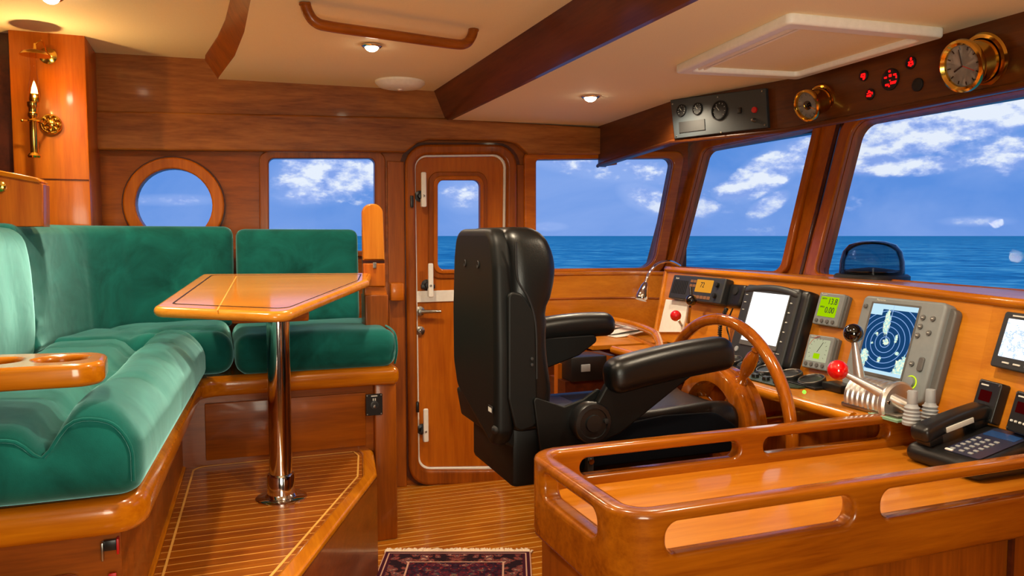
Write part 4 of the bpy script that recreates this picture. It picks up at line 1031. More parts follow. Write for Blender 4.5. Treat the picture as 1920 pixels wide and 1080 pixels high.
# compass dome on the ledge
cp = PZ(1634, 517, 1.215)
CP = thing('compass', 'smoked-dome compass on the ledge in front of the windscreen', 'compass', cp)
bm = B(); lathe(bm, [(.145, -.02), (.145, 0), (.135, .008), (0, .008)], 48, T(*cp)); obj('compass_base', bm, 'blk2', CP)
bm = B(); lathe(bm, [(.125, .008), (.122, .06), (.112, .10), (.09, .128), (.05, .142), (0, .146)], 48, T(*cp)); obj('dome', bm, 'dome', CP)
bm = B(); lathe(bm, [(.10, .01), (.10, .02), (.085, .026), (.02, .034), (0, .035)], 40, T(*cp)); obj('compass_card', bm, 'blk2', CP)
bm = B(); tube(bm, [cp + V((.12 * math.cos(a * PI / 20), .12 * math.sin(a * PI / 20), .018)) for a in range(40)], .004, 6, closed=True); obj('chrome_band', bm, 'chrome', CP)
# gooseneck lamp
GN = thing('gooseneck_lamp', 'chrome gooseneck chart lamp curving over the port corner of the dash', 'lamp', P3(Dd(1268, 500)))
gy = P3(c0)
def G(px, py, d):
    r = ray(px, py); return V((0, 0, CZ)) + r * (d / (r.x * D[0] + r.y * D[1]))
dg = gy.x * D[0] + gy.y * D[1]
gp_ = [G(1275, 499, dg + .02), G(1255, 490, dg - .02), G(1232, 496, dg - .05), G(1218, 512, dg - .07), G(1211, 530, dg - .08)]
bm = B(); tube(bm, spline(gp_, 8), .008, 10); obj('flexible_arm', bm, 'chrome', GN)
t_ = G(1211, 530, dg - .08); e_ = G(1202, 562, dg - .10)
bm = B(); L_ = (e_ - t_).length; lathe(bm, [(.010, 0), (.020, L_ * .2), (.024, L_ * .4), (.035, L_ * .9), (.031, L_), (0, L_ * .9)], 24, _zf(t_, *perp(e_ - t_), (e_ - t_))); obj('lamp_head', bm, 'chrome', GN)

# ---- desk top controls: gauges lying on the desk, switch panel
GP = thing('gauge_cluster', 'black switch panel with small round gauges lying on the desk behind the wheel', 'gauge panel', (1.9, 2.5, .85))
GZ = .852
a = [PZ(x, y, GZ) for x, y in [(1345, 690), (1395, 672), (1585, 745), (1560, 752)]]
plate('panel_plate', [[(1.85, 3.05), (1.85, 2.45), (1.915, 2.43), (1.915, 2.10), (2.02, 2.10), (2.02, 3.05)]], .008, 'blk', GP, None, bev=.002, w0=.851)
for i, (x, y) in enumerate([(1.965, 2.17), (1.965, 2.285), (1.965, 2.40), (1.965, 2.515), (1.965, 2.63), (1.965, 2.75), (1.965, 2.87), (1.88, 2.66)]):
    Gm = T(x, y, .862) @ Matrix.Rotation(math.radians(-14), 4, 'Y'); bm = B(); lathe(bm, [(.048, -.01), (.048, .012), (.042, .016), (.038, .012), (0, .012)], 28); g = obj('gauge', bm, 'blk', GP, Gm)
    bm = B(); tube(bm, [(.044 * math.cos(k * PI / 12), .044 * math.sin(k * PI / 12), .016) for k in range(24)], .002, 6, closed=True); obj('gauge_bezel', bm, 'steel', g, Gm)
bm = B(); [box(bm, 1.855, 1.875, 2.52 + .05 * i, 2.545 + .05 * i, .858, .868, .002) for i in range(8)]; multi('rocker_switch', bm, 'blk2', GP)
bm = B(); sphere(bm, PZ(1508, 735, .865), .006, 10); obj('green_light', bm, 'greenled', GP)
bm = B(); box(bm, 1.95, 2.02, 2.02, 2.11, .851, .878, .004); obj('junction_box', bm, 'blk', GP)
plate('green_black_plate', [[(1.83, 2.42), (1.83, 2.20), (1.88, 2.14), (1.91, 2.14), (1.91, 2.42)]], .005, pbr('green_black_plastic', '20301e', .4), GP, None, bev=.001, w0=.851)
bm = B(); [lathe(bm, [(.014, .856), (.013, .868), (0, .869)], 16, T(1.87, 2.24 + .06 * i, 0)) for i in range(3)]; multi('push_knob', bm, 'blk', GP)

# ---- engine control with two levers
EC = thing('engine_control', 'cast aluminium engine control head with red and black ball levers on the desk', 'engine control', PZ(1640, 790, .85))
ec = V((1.87, 1.86, .85))
def onv(px, py, x): return PX(px, py, x)
ecx = 1.88
cpp = PX(1657, 752, ecx)   # centre of the drum on its axis
ya0, ya1 = cpp.y + .10, cpp.y - .07
fE = frame((ecx, ya0, cpp.z), (1, 0, 0), (0, 0, 1))     # local z = -Y
fl_ = lambda rr, h0, h1: [(rr, h0), (rr, h1)]
bm = B(); pr = []
for k in range(7): a0 = .02 * k; pr += [(.058, a0), (.062, a0 + .004), (.062, a0 + .014), (.058, a0 + .018)]
lathe(bm, [(.0, -.0), (.05, 0)] + pr + [(.056, .142), (0, .142)], 40); obj('ribbed_drum', bm, 'alu', EC, fE)
bm = B(); lathe(bm, [(0, .14), (.066, .14), (.069, .146), (.069, .156), (.063, .162), (0, .164)], 40); obj('end_cover', bm, 'alu', EC, fE)
for k in range(3):
    bm = B(); lathe(bm, [(.007, .163), (.006, .168), (0, .169)], 10, T(.05 * math.cos(.8 + 2.1 * k), .05 * math.sin(.8 + 2.1 * k), 0)); obj('bolt', bm, 'chrome', EC, fE)
bm = B(); box(bm, ecx - .06, ecx + .06, ya1 - .04, ya0 + .01, .851, .864, .004); obj('base_plate', bm, 'steel', EC)
bB_ = PX(1600, 625, 1.86); bR = PX(1571, 694, 1.76)
def lever(nm, ball, bmname, root, mt, rr):
    bm = B(); mid = ball.lerp(root, .55)
    d_ = (ball - root).normalized()
    tube(bm, spline([root, root.lerp(ball, .35), root.lerp(ball, .7), ball], 6), [.020 - .013 * i / 18 for i in range(19)], 12); lv = obj(nm, bm, 'alu', EC)
    bm = B(); sphere(bm, ball, rr, 28); obj(bmname, bm, mt, lv)
lever('black_ball_lever', bB_, 'black_ball', V((1.88, ya0 - .01, cpp.z + .02)), 'blkb', .030)
lever('red_ball_lever', bR, 'red_ball', V((1.88, ya1 - .02, cpp.z + .0)), 'redb', .031)
# two grey ribbed joystick boots
JB = []
for px, py, lab in [(1709, 796, 'grey ribbed joystick knob, the one nearer the engine control'), (1743, 793, 'grey ribbed joystick knob, the one nearer the telephone')]:
    p = PZ(px, py, .856)
    J_ = thing('joystick', lab, 'joystick', p, group='grey ribbed thruster joysticks')
    prof = [(0, 0), (.024, 0)]
    for k in range(5): prof += [(.025 - .001 * k, .008 + .01 * k), (.022 - .0015 * k, .012 + .01 * k)]
    prof += [(.014, .058), (0, .058)]
    bm = B(); lathe(bm, prof, 24, T(*p)); obj('ribbed_boot', bm, 'ltgrey', J_)
    bm = B(); lathe(bm, [(.012, .056), (.0135, .062), (.013, .090), (.012, .095), (0, .096)], 20, T(*p)); obj('grip', bm, 'ltgrey', J_)
p = PZ(1735, 797, .851); JP = thing('joystick_plate', 'pale green plate under the two grey joysticks', 'plate', p)
bm = B(); box(bm, p.x - .045, p.x + .035, 1.757, p.y + .055, .850, .855, .002); obj('plate', bm, 'green_pcb', JP)

# ---- steering wheel
SW = thing('steering_wheel', 'varnished teak ship steering wheel with turned spokes at the helm', 'steering wheel', (1.62, 2.19, .755))
wc = V((1.60, 2.195, .745)); RR = .352
fW = frame(wc, (0, -1, 0), (0, 0, 1))    # local z = -X (aft)
bm = B(); tube(bm, [(RR * math.cos(a * PI / 36), RR * math.sin(a * PI / 36), 0) for a in range(72)], .0195, 14, closed=True); obj('rim', bm, 'wheel', SW, fW)
def ringlathe(bm, prof, n, Mx=None):
    vs = []; rings = []
    for r, z in prof:
        ring = [bm.verts.new((r * math.cos(2 * PI * k / n), r * math.sin(2 * PI * k / n), z)) for k in range(n)]; rings.append(ring); vs += ring
    rings.append(rings[0])
    for a, b_ in zip(rings, rings[1:]):
        for k in range(n): bm.faces.new((a[k], a[(k + 1) % n], b_[(k + 1) % n], b_[k]))
    return bm
hub = [(.145, .05), (.185, .05), (.193, .044), (.195, .03), (.188, .026), (.195, .02), (.195, .0), (.188, -.006), (.195, -.012), (.192, -.04), (.182, -.046), (.145, -.046)]
bm = B(); ringlathe(bm, hub, 56); obj('hub_ring', bm, 'wheel', SW, fW)
sprof = [(.010, .17), (.018, .185), (.022, .195), (.014, .205), (.012, .212), (.017, .225), (.022, .25), (.023, .27), (.020, .30), (.012, .318), (.016, .326), (.012, .335), (.012, RR)]
iprof = [(.010, .04), (.018, .05), (.012, .06), (.016, .07), (.021, .09), (.019, .11), (.012, .12), (.016, .128), (.012, .15)]
for k in range(4):
    an = k * PI / 2 + math.radians(57)
    Mr = fW @ Matrix.Rotation(an, 4, 'Z') @ Matrix.Rotation(PI / 2, 4, 'Y')
    bm = B(); lathe(bm, sprof, 20); lathe(bm, iprof, 20); obj('spoke', bm, 'wheel', SW, Mr)
bm = B(); lathe(bm, [(0, -.10), (.05, -.10), (.055, -.04), (.055, .03), (.048, .045), (.03, .05), (.02, .07), (0, .075)], 32); obj('centre_boss', bm, 'wheel', SW, fW)
bm = B(); lathe(bm, [(.02, 0), (.02, .25)], 20, _zf(wc, *perp(V((1, 0, -.0))), (1, 0, 0))); obj('shaft', bm, 'brass', SW)

# ---- helm chair
CHR = thing('helm_chair', 'black leather helm chair with padded armrests on a pedestal facing the dash', 'chair', (1.4, 2.65, 0))
y0c, y1c = 2.40, 2.90; ym = 2.65
# rear shell: outline in the YZ plane
fR = frame((.875, ym, 0), (0, -1, 0), (0, 0, 1))         # local x = -Y, z = -X (aft)
out = rpoly([(-.20, 1.405), (.20, 1.405), (.235, 1.28), (.25, 1.0), (.25, .72), (.20, .66), (-.20, .80), (-.25, .90), (-.255, 1.1), (-.235, 1.3)], [.08, .08, .1, .2, .05, .05, .06, .1, .2, .1], 6)
plate('back_shell', [out], .07, 'shell', CHR, fR, bev=.025, w0=-.055, seg=4)
for yy in (-.08, .07):
    bm = B(); lathe(bm, [(.008, 0), (.014, .003), (.012, .006), (.004, .004), (0, .002)], 14, fR @ T(yy, 1.28, .013)); obj('shell_button', bm, 'rub', CHR)
def bkd(p):
    z = 1.06 + p.z; t = (z - .72) / .68
    x = .985 + p.x; y = ym + p.y * (1 - .12 * max(0, (z - 1.2) / .2) ** 2)
    if p.x > 0:
        x += .035 * math.exp(-((z - 1.27) / .12) ** 2) + .02 * math.exp(-((z - .85) / .1) ** 2) - .02 * math.cos(p.y * 6.28)
        x -= .012 * groove(z - 1.13, .02)
    # top rolls backward
    if z > 1.32: x -= .25 * (z - 1.32) ** 1.2
    return V((x, y, z))
obj('backrest', rbox((.15, .50, .70), .055, (8, 24, 34), bkd), 'leather', CHR)
# side bolster seam
bm = B(); tube(bm, spline([(.93, y0c - .003, 1.36), (.935, y0c - .005, 1.24), (.975, y0c - .006, 1.17), (1.0, y0c - .006, 1.08), (1.005, y0c - .005, .9)], 8), .0035, 6); obj('seam_piping', bm, 'rub', CHR)
plate('side_bolster', [rpoly([(.90, 1.20), (.95, 1.19), (1.0, 1.12), (1.01, .74), (.93, .72), (.90, .84)], .03)], .02, 'shell', CHR, frame((0, y0c + .012, 0), (1, 0, 0), (0, 0, 1)), bev=.008, w0=0)
bm = B(); lathe(bm, [(.006, 0), (.005, .003), (0, .004)], 10, frame((.985, y0c - .01, .97), (1, 0, 0), (0, 0, 1))); lathe(bm, [(.006, 0), (.005, .003), (0, .004)], 10, frame((.985, y0c - .01, .95), (1, 0, 0), (0, 0, 1))); multi('screw', bm, 'blk2', CHR)
# maker's plate
fL = frame((PY(940, 740, y0c - .012).x, y0c - .012, PY(940, 740, 2.4).z), (1, 0, 0), (0, 0, 1))
fL = frame((.868, 2.437, .785), (0, -1, 0), (0, 0, 1)); plate('maker_label', [rrect(-.02, -.012, .02, .012, .002)], .002, 'blk2', CHR, frame((.856, 2.44, .80), (0, -1, 0), (0, 0, 1)) , w0=.0)
bm = B(); [box(bm, -.017 + .0055 * i, -.0135 + .0055 * i, -.009, .006 - .002 * (i % 2), .0018, .0028) for i in range(6)]; obj('maker_mark', bm, 'symw', CHR, frame((.856, 2.44, .80), (0, -1, 0), (0, 0, 1)))
# seat cushion
def sdf(p):
    X = 1.48 + p.x; z = .645 + p.z
    if p.z > 0: z += .02 * math.exp(-((abs(p.y) - .2) / .05) ** 2) + .02 * max(0, (X - 1.5) / .35)
    if X > 1.72: z -= .35 * (X - 1.72) ** 1.5 * (1 if p.z > 0 else -.2)
    return V((X, ym + p.y, z))
obj('seat_cushion', rbox((.76, .50, .16), .06, (26, 18, 10), sdf), 'leather', CHR)
plate('seat_side_panel', [rpoly([(1.15, .70), (1.50, .735), (1.72, .73), (1.83, .66), (1.80, .575), (1.14, .575)], [.02, .1, .08, .06, .04, .02], 6)], .02, 'fabric_blk', CHR, frame((0, y0c + .004, 0), (1, 0, 0), (0, 0, 1)), bev=.008, w0=0)
# armrests
def arm(nm, xa, xb, za, zb, yc, wd_, th):
    L_ = math.hypot(xb - xa, zb - za); an = math.atan2(zb - za, xb - xa)
    def df(p):
        q = V((p.x, p.y, p.z)); t = p.x / L_
        q.z += -.05 * (t - .0) ** 2 * (1 if p.z > 0 else .5) + .006
        c, s = math.cos(an), math.sin(an)
        return V(((xa + xb) / 2 + q.x * c - q.z * s, yc + q.y, (za + zb) / 2 + q.x * s + q.z * c))
    return obj(nm, rbox((L_, wd_, th), .045, (20, 10, 8), df), 'leather', CHR)
arm('armrest', 1.235, 1.735, .90, .965, 2.335, .115, .125)
arm('armrest', 1.19, 1.60, .985, 1.005, 2.965, .10, .105)
fC = lambda y: frame((0, y, 0), (1, 0, 0), (0, 0, 1))
plate('armrest_bracket', [rpoly([(1.25, .88), (1.62, .90), (1.55, .86), (1.30, .70), (1.18, .66), (1.12, .74), (1.20, .80)], .02)], .03, 'shell', CHR, fC(2.375), bev=.006, w0=0)
plate('armrest_bracket', [rpoly([(1.10, .96), (1.55, .965), (1.42, .88), (1.16, .80), (1.08, .80)], .02)], .03, 'shell', CHR, fC(2.955), bev=.006, w0=0)
plate('side_plate', [rpoly([(.985, .845), (1.10, .80), (1.17, .82), (1.24, .86), (1.24, .62), (1.02, .60)], .012)], .015, 'shell', CHR, fC(2.395), bev=.004, w0=0)
bm = B(); lathe(bm, [(0, 0), (.072, 0), (.072, .035), (.066, .043), (.052, .045), (.050, .040), (.03, .040), (.028, .048), (0, .048)], 40, fC(2.38) @ T(1.19, .745, 0)); pv = obj('recline_knob', bm, 'blk', CHR)
bm = B(); lathe(bm, [(.009, .03), (.009, .05), (0, .052)], 14, fC(2.38) @ T(1.237, .75, 0)); obj('knob_pin', bm, 'rub', pv)
bm = B(); box(bm, .93, 1.30, 2.43, 2.87, .52, .74, .02); obj('seat_frame', bm, 'shell', CHR)
plate('rear_skirt', [rpoly([(.865, .80), (.98, .80), (1.25, .60), (1.25, .54), (1.10, .56), (.885, .69)], .015)], .44, 'shell', CHR, fC(2.875), bev=.01, w0=0)
c = PY(930, 805, 2.42); bm = B(); sphere(bm, (c.x, 2.42, c.z), .016, 14); obj('rear_knob', bm, 'rub', CHR)
c = PY(1108, 865, 2.36); bm = B(); box(bm, c.x - .012, c.x + .012, 2.36, 2.40, .5, c.z + .02, .004); obj('slide_bracket', bm, 'blk2', CHR)
bm = B(); lathe(bm, [(.011, 0), (.010, .006), (0, .008)], 12, fC(2.36) @ T(c.x, c.z, 0)); obj('bracket_bolt', bm, 'chrome', CHR)
bm = B(); lathe(bm, [(.17, 0), (.17, .012), (.075, .04), (.06, .06), (.06, .80)], 40, T(1.42, ym, -.262)); obj('pedestal', bm, 'blk2', CHR)
bm = B(); box(bm, 1.15, 1.75, 2.46, 2.84, .50, .57, .01); obj('seat_pan', bm, 'blk', CHR)

CHR.location = (1.176, 2.226, .2205); CHR.scale = (.84, .84, .84)      # the chair is a compact one on a tall pedestal
# ---- chart shelf, tray, panelling port side between door and dash
CS = thing('port_shelf', 'curved teak coaming and shelf in the corner below the side window', 'shelf', (2.0, 3.9, .9))
za = W(1100, 527)[1]
bm = B(); 
cpts = [WM @ V((u_of(972), 0, .03)), WM @ V((u_of(1030), 0, .03)), WM @ V((u_of(1120), 0, .04)), WM @ V((u_of(1190), 0, .10)), WM @ V((u_of(1235), 0, .25))]
cpts = spline(cpts, 6)
strip(bm, [V((p.x, p.y, 1.165)) for p in cpts], [V((p.x, p.y, 1.02)) for p in cpts]); obj('coaming_panel', bm, 'ltx', CS)
bm = B(); tube(bm, [V((p.x, p.y, 1.165)) for p in cpts], .012, 8); obj('coaming_cap', bm, 'glx', CS)
bm = B(); tube(bm, [V((p.x, p.y, 1.02)) for p in cpts], .006, 8); obj('coaming_bead', bm, 'dkx', CS)
bm = B(); strip(bm, [V((p.x, p.y, 1.02)) for p in cpts], [V((p.x + .01, p.y + .03, .80)) for p in cpts]); obj('lower_panel', bm, 'ltx', CS)
bm = B(); box(bm, 1.70, 2.35, 3.35, 4.0, .83, .85, 0); obj('shelf_board', bm, 'ltx', CS)
a = PZ(1140, 598, .92); b_ = PZ(1215, 618, .92); c = PZ(1236, 650, .90)
rp = spline([PZ(1030, 590, .92), a, b_, PZ(1235, 640, .90), PZ(1240, 680, .87)], 8)
bm = B(); tube(bm, rp, .018, 12); obj('fiddle_rail', bm, 'glx', CS)
bm = B(); tube(bm, [p - V((0, 0, .075)) for p in rp], .016, 12); strip(bm, [p - V((0, 0, .06)) for p in rp[-9:]], [p for p in rp[-9:]]); obj('fiddle_base', bm, 'glx', CS)
bm = B(); f0 = [PZ(1030, 640, .845), PZ(1240, 690, .845)]
v = [bm.verts.new(p) for p in (f0[0], f0[1], V((f0[1].x, f0[1].y, .76)), V((f0[0].x, f0[0].y, .76)))]; bm.faces.new(v)
obj('shelf_edge', bm, 'dkx', CS)
# dark sheet painted as the shade inside the open locker under the shelf
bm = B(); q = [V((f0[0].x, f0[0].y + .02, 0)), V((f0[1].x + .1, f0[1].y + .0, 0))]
v = [bm.verts.new(p) for p in (q[0], q[1], q[1] + V((0, 0, .77)), q[0] + V((0, 0, .77)))]; bm.faces.new(v); obj('locker_shade', bm, 'darkest', CS)
bm = B(); a_ = PY(1046, 690, 3.2); c_ = PY(1068, 690, 3.2); box(bm, a_.x, c_.x, 3.2, 3.24, 0, .80); obj('locker_stile', bm, 'mdz', CS)
PPs = thing('paper_stack', 'loose white papers lying in the tray below the side window', 'papers', PZ(1185, 622, .86))
c = PZ(1180, 625, .862)
for k, (dx, dy, ro, mt) in enumerate([(0, 0, .1, 'paper'), (.02, .02, -.15, 'paper'), (-.10, .10, .5, 'paper')]):
    mm = T(c.x + dx, c.y + dy + .05, c.z + .006 * k + .004) @ Matrix.Rotation(ro, 4, 'Z')
    def pd(p, k=k): return V((p.x, p.y, p.z + .012 * math.sin(p.x * 14 + k) + .02 * (p.x / .12) ** 2 * (k == 2)))
    obj('sheet', rbox((.26, .20, .004), .001, (12, 8, 1), pd), mt, PPs, mm)
EQ = thing('radio_unit', 'dark electronic box with pale label under the port shelf', 'electronics', PZ(1110, 700, .70))
c = PY(1100, 690, 3.15)
bm = B(); box(bm, c.x - .10, c.x + .12, 3.10, 3.25, c.z - .05, c.z + .06, .006); obj('case', bm, 'blk', EQ)
c2 = PY(1098, 690, 3.098); bm = B(); box(bm, c2.x - .022, c2.x + .022, 3.094, 3.102, c2.z - .016, c2.z + .016, .001); obj('label_plate', bm, 'ltgrey', EQ)
bm = B(); box(bm, c.x - .12, c.x + .14, 3.12, 3.3, 0, c.z - .05, .0); obj('mount', bm, 'darkest', EQ)

# ---- overhead instruments on the header
def hface(i): 
    a, b_ = HT[i], HT[i + 1]; d = (b_ - a).normalized(); return frame(a, (d.x, d.y, 0), (0, 0, 1))
H2 = hface(2); n2 = H2.to_3x3() @ V((0, 0, 1))
H3 = hface(3); H4 = hface(4)
def Hn(Hm, px, py): n = Hm.to_3x3() @ V((0, 0, 1)); q = Hm.inverted() @ PN(px, py, Hm.translation, n); return (q.x, q.y)
OG = thing('overhead_gauge_panel', 'grey overhead panel with three black gauges and a red button', 'gauge panel', H2 @ V((.2, -.1, 0)))
gq = [Hn(H2, 1262, 188), Hn(H2, 1441, 166), Hn(H2, 1445, 240), Hn(H2, 1270, 261)]
plate('panel_plate', [rpoly(gq, .004)], .02, 'panelg', OG, H2, bev=.003)
GN_ = lambda px, py: Hn(H2, px, py)
for px, py, r in [(1284, 208, .027), (1314, 205, .027), (1355, 208, .042)]:
    q = GN_(px, py); bm = B(); lathe(bm, [(r, .019), (r, .026), (r * .88, .028), (r * .84, .022), (0, .022)], 32, T(*q, 0)); g = obj('gauge', bm, 'rub', OG, H2)
    bm = B(); an = 2.3; tube(bm, [(q[0], q[1], .0235), (q[0] + r * .6 * math.cos(an), q[1] + r * .6 * math.sin(an), .0235)], .0012, 5); obj('needle', bm, 'symw', g, H2)
    bm = B()
    for k in range(9):
        an = math.radians(220 - 260 * k / 8); tube(bm, [(q[0] + r * .66 * math.cos(an), q[1] + r * .66 * math.sin(an), .0235), (q[0] + r * .8 * math.cos(an), q[1] + r * .8 * math.sin(an), .0235)], .0008, 4)
    obj('dial_ticks', bm, 'symw', g, H2)
plate('dark_display', [[GN_(1279, 230), GN_(1327, 224), GN_(1328, 244), GN_(1280, 250)]], .004, 'rub', OG, H2, w0=.019)
q = GN_(1421, 207); bm = B(); lathe(bm, [(.013, .019), (.012, .027), (0, .028)], 20, T(*q, 0)); obj('red_button', bm, 'redl', OG, H2)
q = GN_(1393, 208); bm = B(); box(bm, q[0] - .01, q[0] + .01, q[1] - .012, q[1] + .012, .019, .026, .002); obj('key_switch_plate', bm, 'blk', OG, H2)
q = GN_(1420, 226); bm = B(); lathe(bm, [(.010, .019), (.009, .024), (.005, .036), (0, .037)], 16, T(*q, 0)); obj('key_switch', bm, 'steel', OG, H2)
bm = B(); [lathe(bm, [(.004, .019), (.0035, .023), (0, .0235)], 10, T(*GN_(*q), 0)) for q in [(1267, 196), (1352, 183), (1435, 172), (1440, 235), (1358, 249), (1274, 256)]]; multi('screw', bm, 'steel', OG, H2)
# brass clock and barometer
def brassdial(nm, label, cat, back, front, rb_, rf, kind):
    o_ = thing(nm, label, cat, back); ax = (front - back); L_ = ax.length; Z_ = ax.normalized()
    xx = V((0, 0, 1)).cross(Z_).normalized(); yy = Z_.cross(xx); m = Matrix((xx, yy, Z_)).transposed().to_4x4(); m.translation = back
    bm = B(); ringlathe(bm, [(rb_ * .80, 0), (rb_, 0), (rb_ * 1.02, .006), (rb_ * .97, .014), (rb_ * .84, .016)], 48); obj('mounting_flange', bm, 'brass', o_, m)
    bm = B(); lathe(bm, [(rb_ * .80, 0), (rf * .80, L_ * .9)], 48); obj('drum', bm, 'brass', o_, m)
    bm = B(); ringlathe(bm, [(rf * .78, L_ - .012), (rf * .95, L_ - .012), (rf * 1.0, L_ - .004), (rf * .97, L_ + .006), (rf * .88, L_ + .010), (rf * .78, L_ + .002)], 48); obj('bezel', bm, 'brass', o_, m)
    bm = B(); lathe(bm, [(rf * .80, L_ - .006), (0, L_ - .006)], 48); fc = obj('dial', bm, 'dialw', o_, m)
    bm = B(); n_ = 12
    for k in range(n_):
        an = 2 * PI * k / n_; tube(bm, [(rf * .60 * math.cos(an), rf * .60 * math.sin(an), L_ - .005), (rf * .72 * math.cos(an), rf * .72 * math.sin(an), L_ - .005)], rf * (.022 if kind == 'clock' else .012), 5)
    obj('dial_marks', bm, 'blackline', fc, m)
    if kind == 'clock':
        for an, ln, wd_ in ((PI / 2 + .05, .62, .012), (PI + .35, .42, .018), (-.5, .55, .008)):
            bm = B(); tube(bm, [(0, 0, L_ - .002), (rf * ln * math.cos(an), rf * ln * math.sin(an), L_ - .002)], rf * wd_ * 1.6, 6); obj('hand', bm, 'blackline' if wd_ > .01 else 'redl', fc, m)
    else:
        bm = B(); lathe(bm, [(rf * .28, L_ - .005), (rf * .28, L_ - .001), (rf * .1, L_ + .004), (0, L_ + .006)], 24); obj('centre_works', bm, 'blkb', fc, m)
        bm = B(); tube(bm, [(-rf * .2, rf * .1, L_), (rf * .55, -rf * .3, L_)], rf * .02, 6); obj('hand', bm, 'brass', fc, m)
def onH(Hm, px, py, off): 
    n = Hm.to_3x3() @ V((0, 0, 1)); return PN(px, py, Hm.translation + n * off, n)
bk = onH(H3, 1545, 186, .0); ft_ = onH(H3, 1513, 198, .085); brassdial('barometer', 'smaller brass-cased barometer above the windscreen mullion', 'barometer', bk, ft_, .058, .060, 'baro')
bk = onH(H3, 1848, 112, .0); ft_ = onH(H3, 1803, 124, .085); brassdial('brass_clock', 'larger brass ship clock high on the dark header at right', 'clock', bk, ft_, .078, .077, 'clock')
# red-lit round gauges
def redg(px, py, r, label, pattern):
    q = Hn(H3, px, py); g = thing('red_lit_gauge', label, 'gauge', H3 @ V((*q, 0)), group='red-lit round gauges on the header')
    bm = B(); lathe(bm, [(r, 0), (r, .006), (r * .9, .008), (r * .86, .004), (0, .004)], 32, T(*q, 0)); obj('bezel', bm, 'rub', g, H3)
    bm = B()
    for (a, b_, c_, d_) in pattern: box(bm, q[0] + (a - c_) * r, q[0] + (a + c_) * r, q[1] + (b_ - d_) * r, q[1] + (b_ + d_) * r, .0035, .006)
    obj('red_markings', bm, 'redglow', g, H3)
random.seed(3)
def pat(n, s=.16): return [(.62 * math.cos(a) * random.uniform(.3, 1), .62 * math.sin(a) * random.uniform(.3, 1), random.uniform(.06, s), random.uniform(.05, s)) for a in [2 * PI * i / n for i in range(n)]]
redg(1621, 142, .019, 'small red-lit gauge nearest the brass barometer', pat(9, .22))
redg(1633, 177, .019, 'small red-lit gauge directly below the one nearest the barometer', pat(9, .22))
redg(1671, 149, .036, 'largest red-lit round gauge in the middle of the header', [(-.1, .75, .1, .08), (.0, .35, .14, .12), (.55, .35, .16, .08), (-.55, .25, .14, .08), (.75, .1, .08, .12), (-.35, -.45, .2, .09), (.35, -.35, .3, .12), (0, -.1, .05, .05), (.7, -.3, .1, .08), (-.1, -.6, .06, .08)])
redg(1709, 118, .020, 'small red-lit gauge nearest the brass clock, above the dark plug', pat(9, .22))
q = Hn(H3, 1722, 159); o = thing('round_plug', 'plain dark round plug beside the red-lit gauges', 'plug', H3 @ V((*q, 0)))
bm = B(); lathe(bm, [(.021, 0), (.021, .006), (.018, .008), (0, .008)], 28, T(*q, 0)); obj('cap', bm, 'rub', o, H3)

# ---- telephone on the console
TP = thing('telephone', 'black corded telephone with silver keys resting on the teak console', 'telephone', (1.86, 1.5, .762))
tz = .775
c = PZ(1850, 835, .80)
th = math.radians(-22)
tm = T(c.x + .02, c.y + .02, .764) @ Matrix.Rotation(math.radians(-90 + 20), 4, 'Z')
# local x = width (toward right/near), local y = away(toward +X)
tm = frame((1.885, 1.478, .764), V((.0, -1, 0)), V((1, .0, 0)))
def tb(p):
    q = V(p); q.z += .025 + (.045 * (p.y + .11) / .22 if p.z > 0 else .0); q.x += 0; return q
obj('base', rbox((.23, .245, .05), .024, (18, 18, 6), tb), 'blk', TP, tm)
def tz_(y): return .050 + .045 * (y + .11) / .22
hm = tm @ T(-.062, 0, tz_(0)) @ Matrix.Rotation(math.radians(11.5), 4, 'X')
def hs_(p):
    q = V(p); t = p.y / .125; q.z += .034 + .005 * (1 - t * t) * (1 if p.z > 0 else 2.0); q.x *= 1.0 - .1 * (1 - t * t); return q
HSt = obj('handset', rbox((.064, .25, .046), .017, (10, 26, 8), hs_), 'blk', TP, hm)
bm = B()
for s in (-1, 1): box(bm, -.024, .024, s * .085 - .026, s * .085 + .026, -.002, .026, .008)
multi('ear_cup', bm, 'blk', HSt, hm)
bm = B(); box(bm, .0275, .0325, -.055, .045, .028, .042, .0005); obj('white_label', bm, 'symw', HSt, hm)
km = tm @ T(.035, -.0, tz_(0) + .001) @ Matrix.Rotation(math.radians(11.5), 4, 'X')
for i in range(3):
    for j in range(6):
        bm = B(); box(bm, -.035 + i * .026, -.022 + i * .026, -.088 + j * .019, -.079 + j * .019, 0, .004, .0015); obj('key', bm, 'ltgrey', TP, km)
bm = B(); box(bm, -.04, -.018, -.10, -.092, 0, .005, .002); obj('function_key', bm, 'paper', TP, km)
plate('display_window', [rrect(-.04, .04, .05, .075, .003)], .002, pbr('phone_lcd', '2a4a80', .15), TP, km, w0=0)
plate('face_panel', [rrect(-.045, -.1, .06, .095, .008)], .002, pbr('phone_face', '2c3048', .3), TP, km, w0=-.001)
# cable of the telephone
bm = B(); tube(bm, spline([tm @ V((-.1, .1, .02)), tm @ V((-.13, .14, .01)), tm @ V((-.05, .17, .012)), tm @ V((.1, .2, .012))], 8), .004, 8); obj('phone_cord', bm, 'rub', TP)

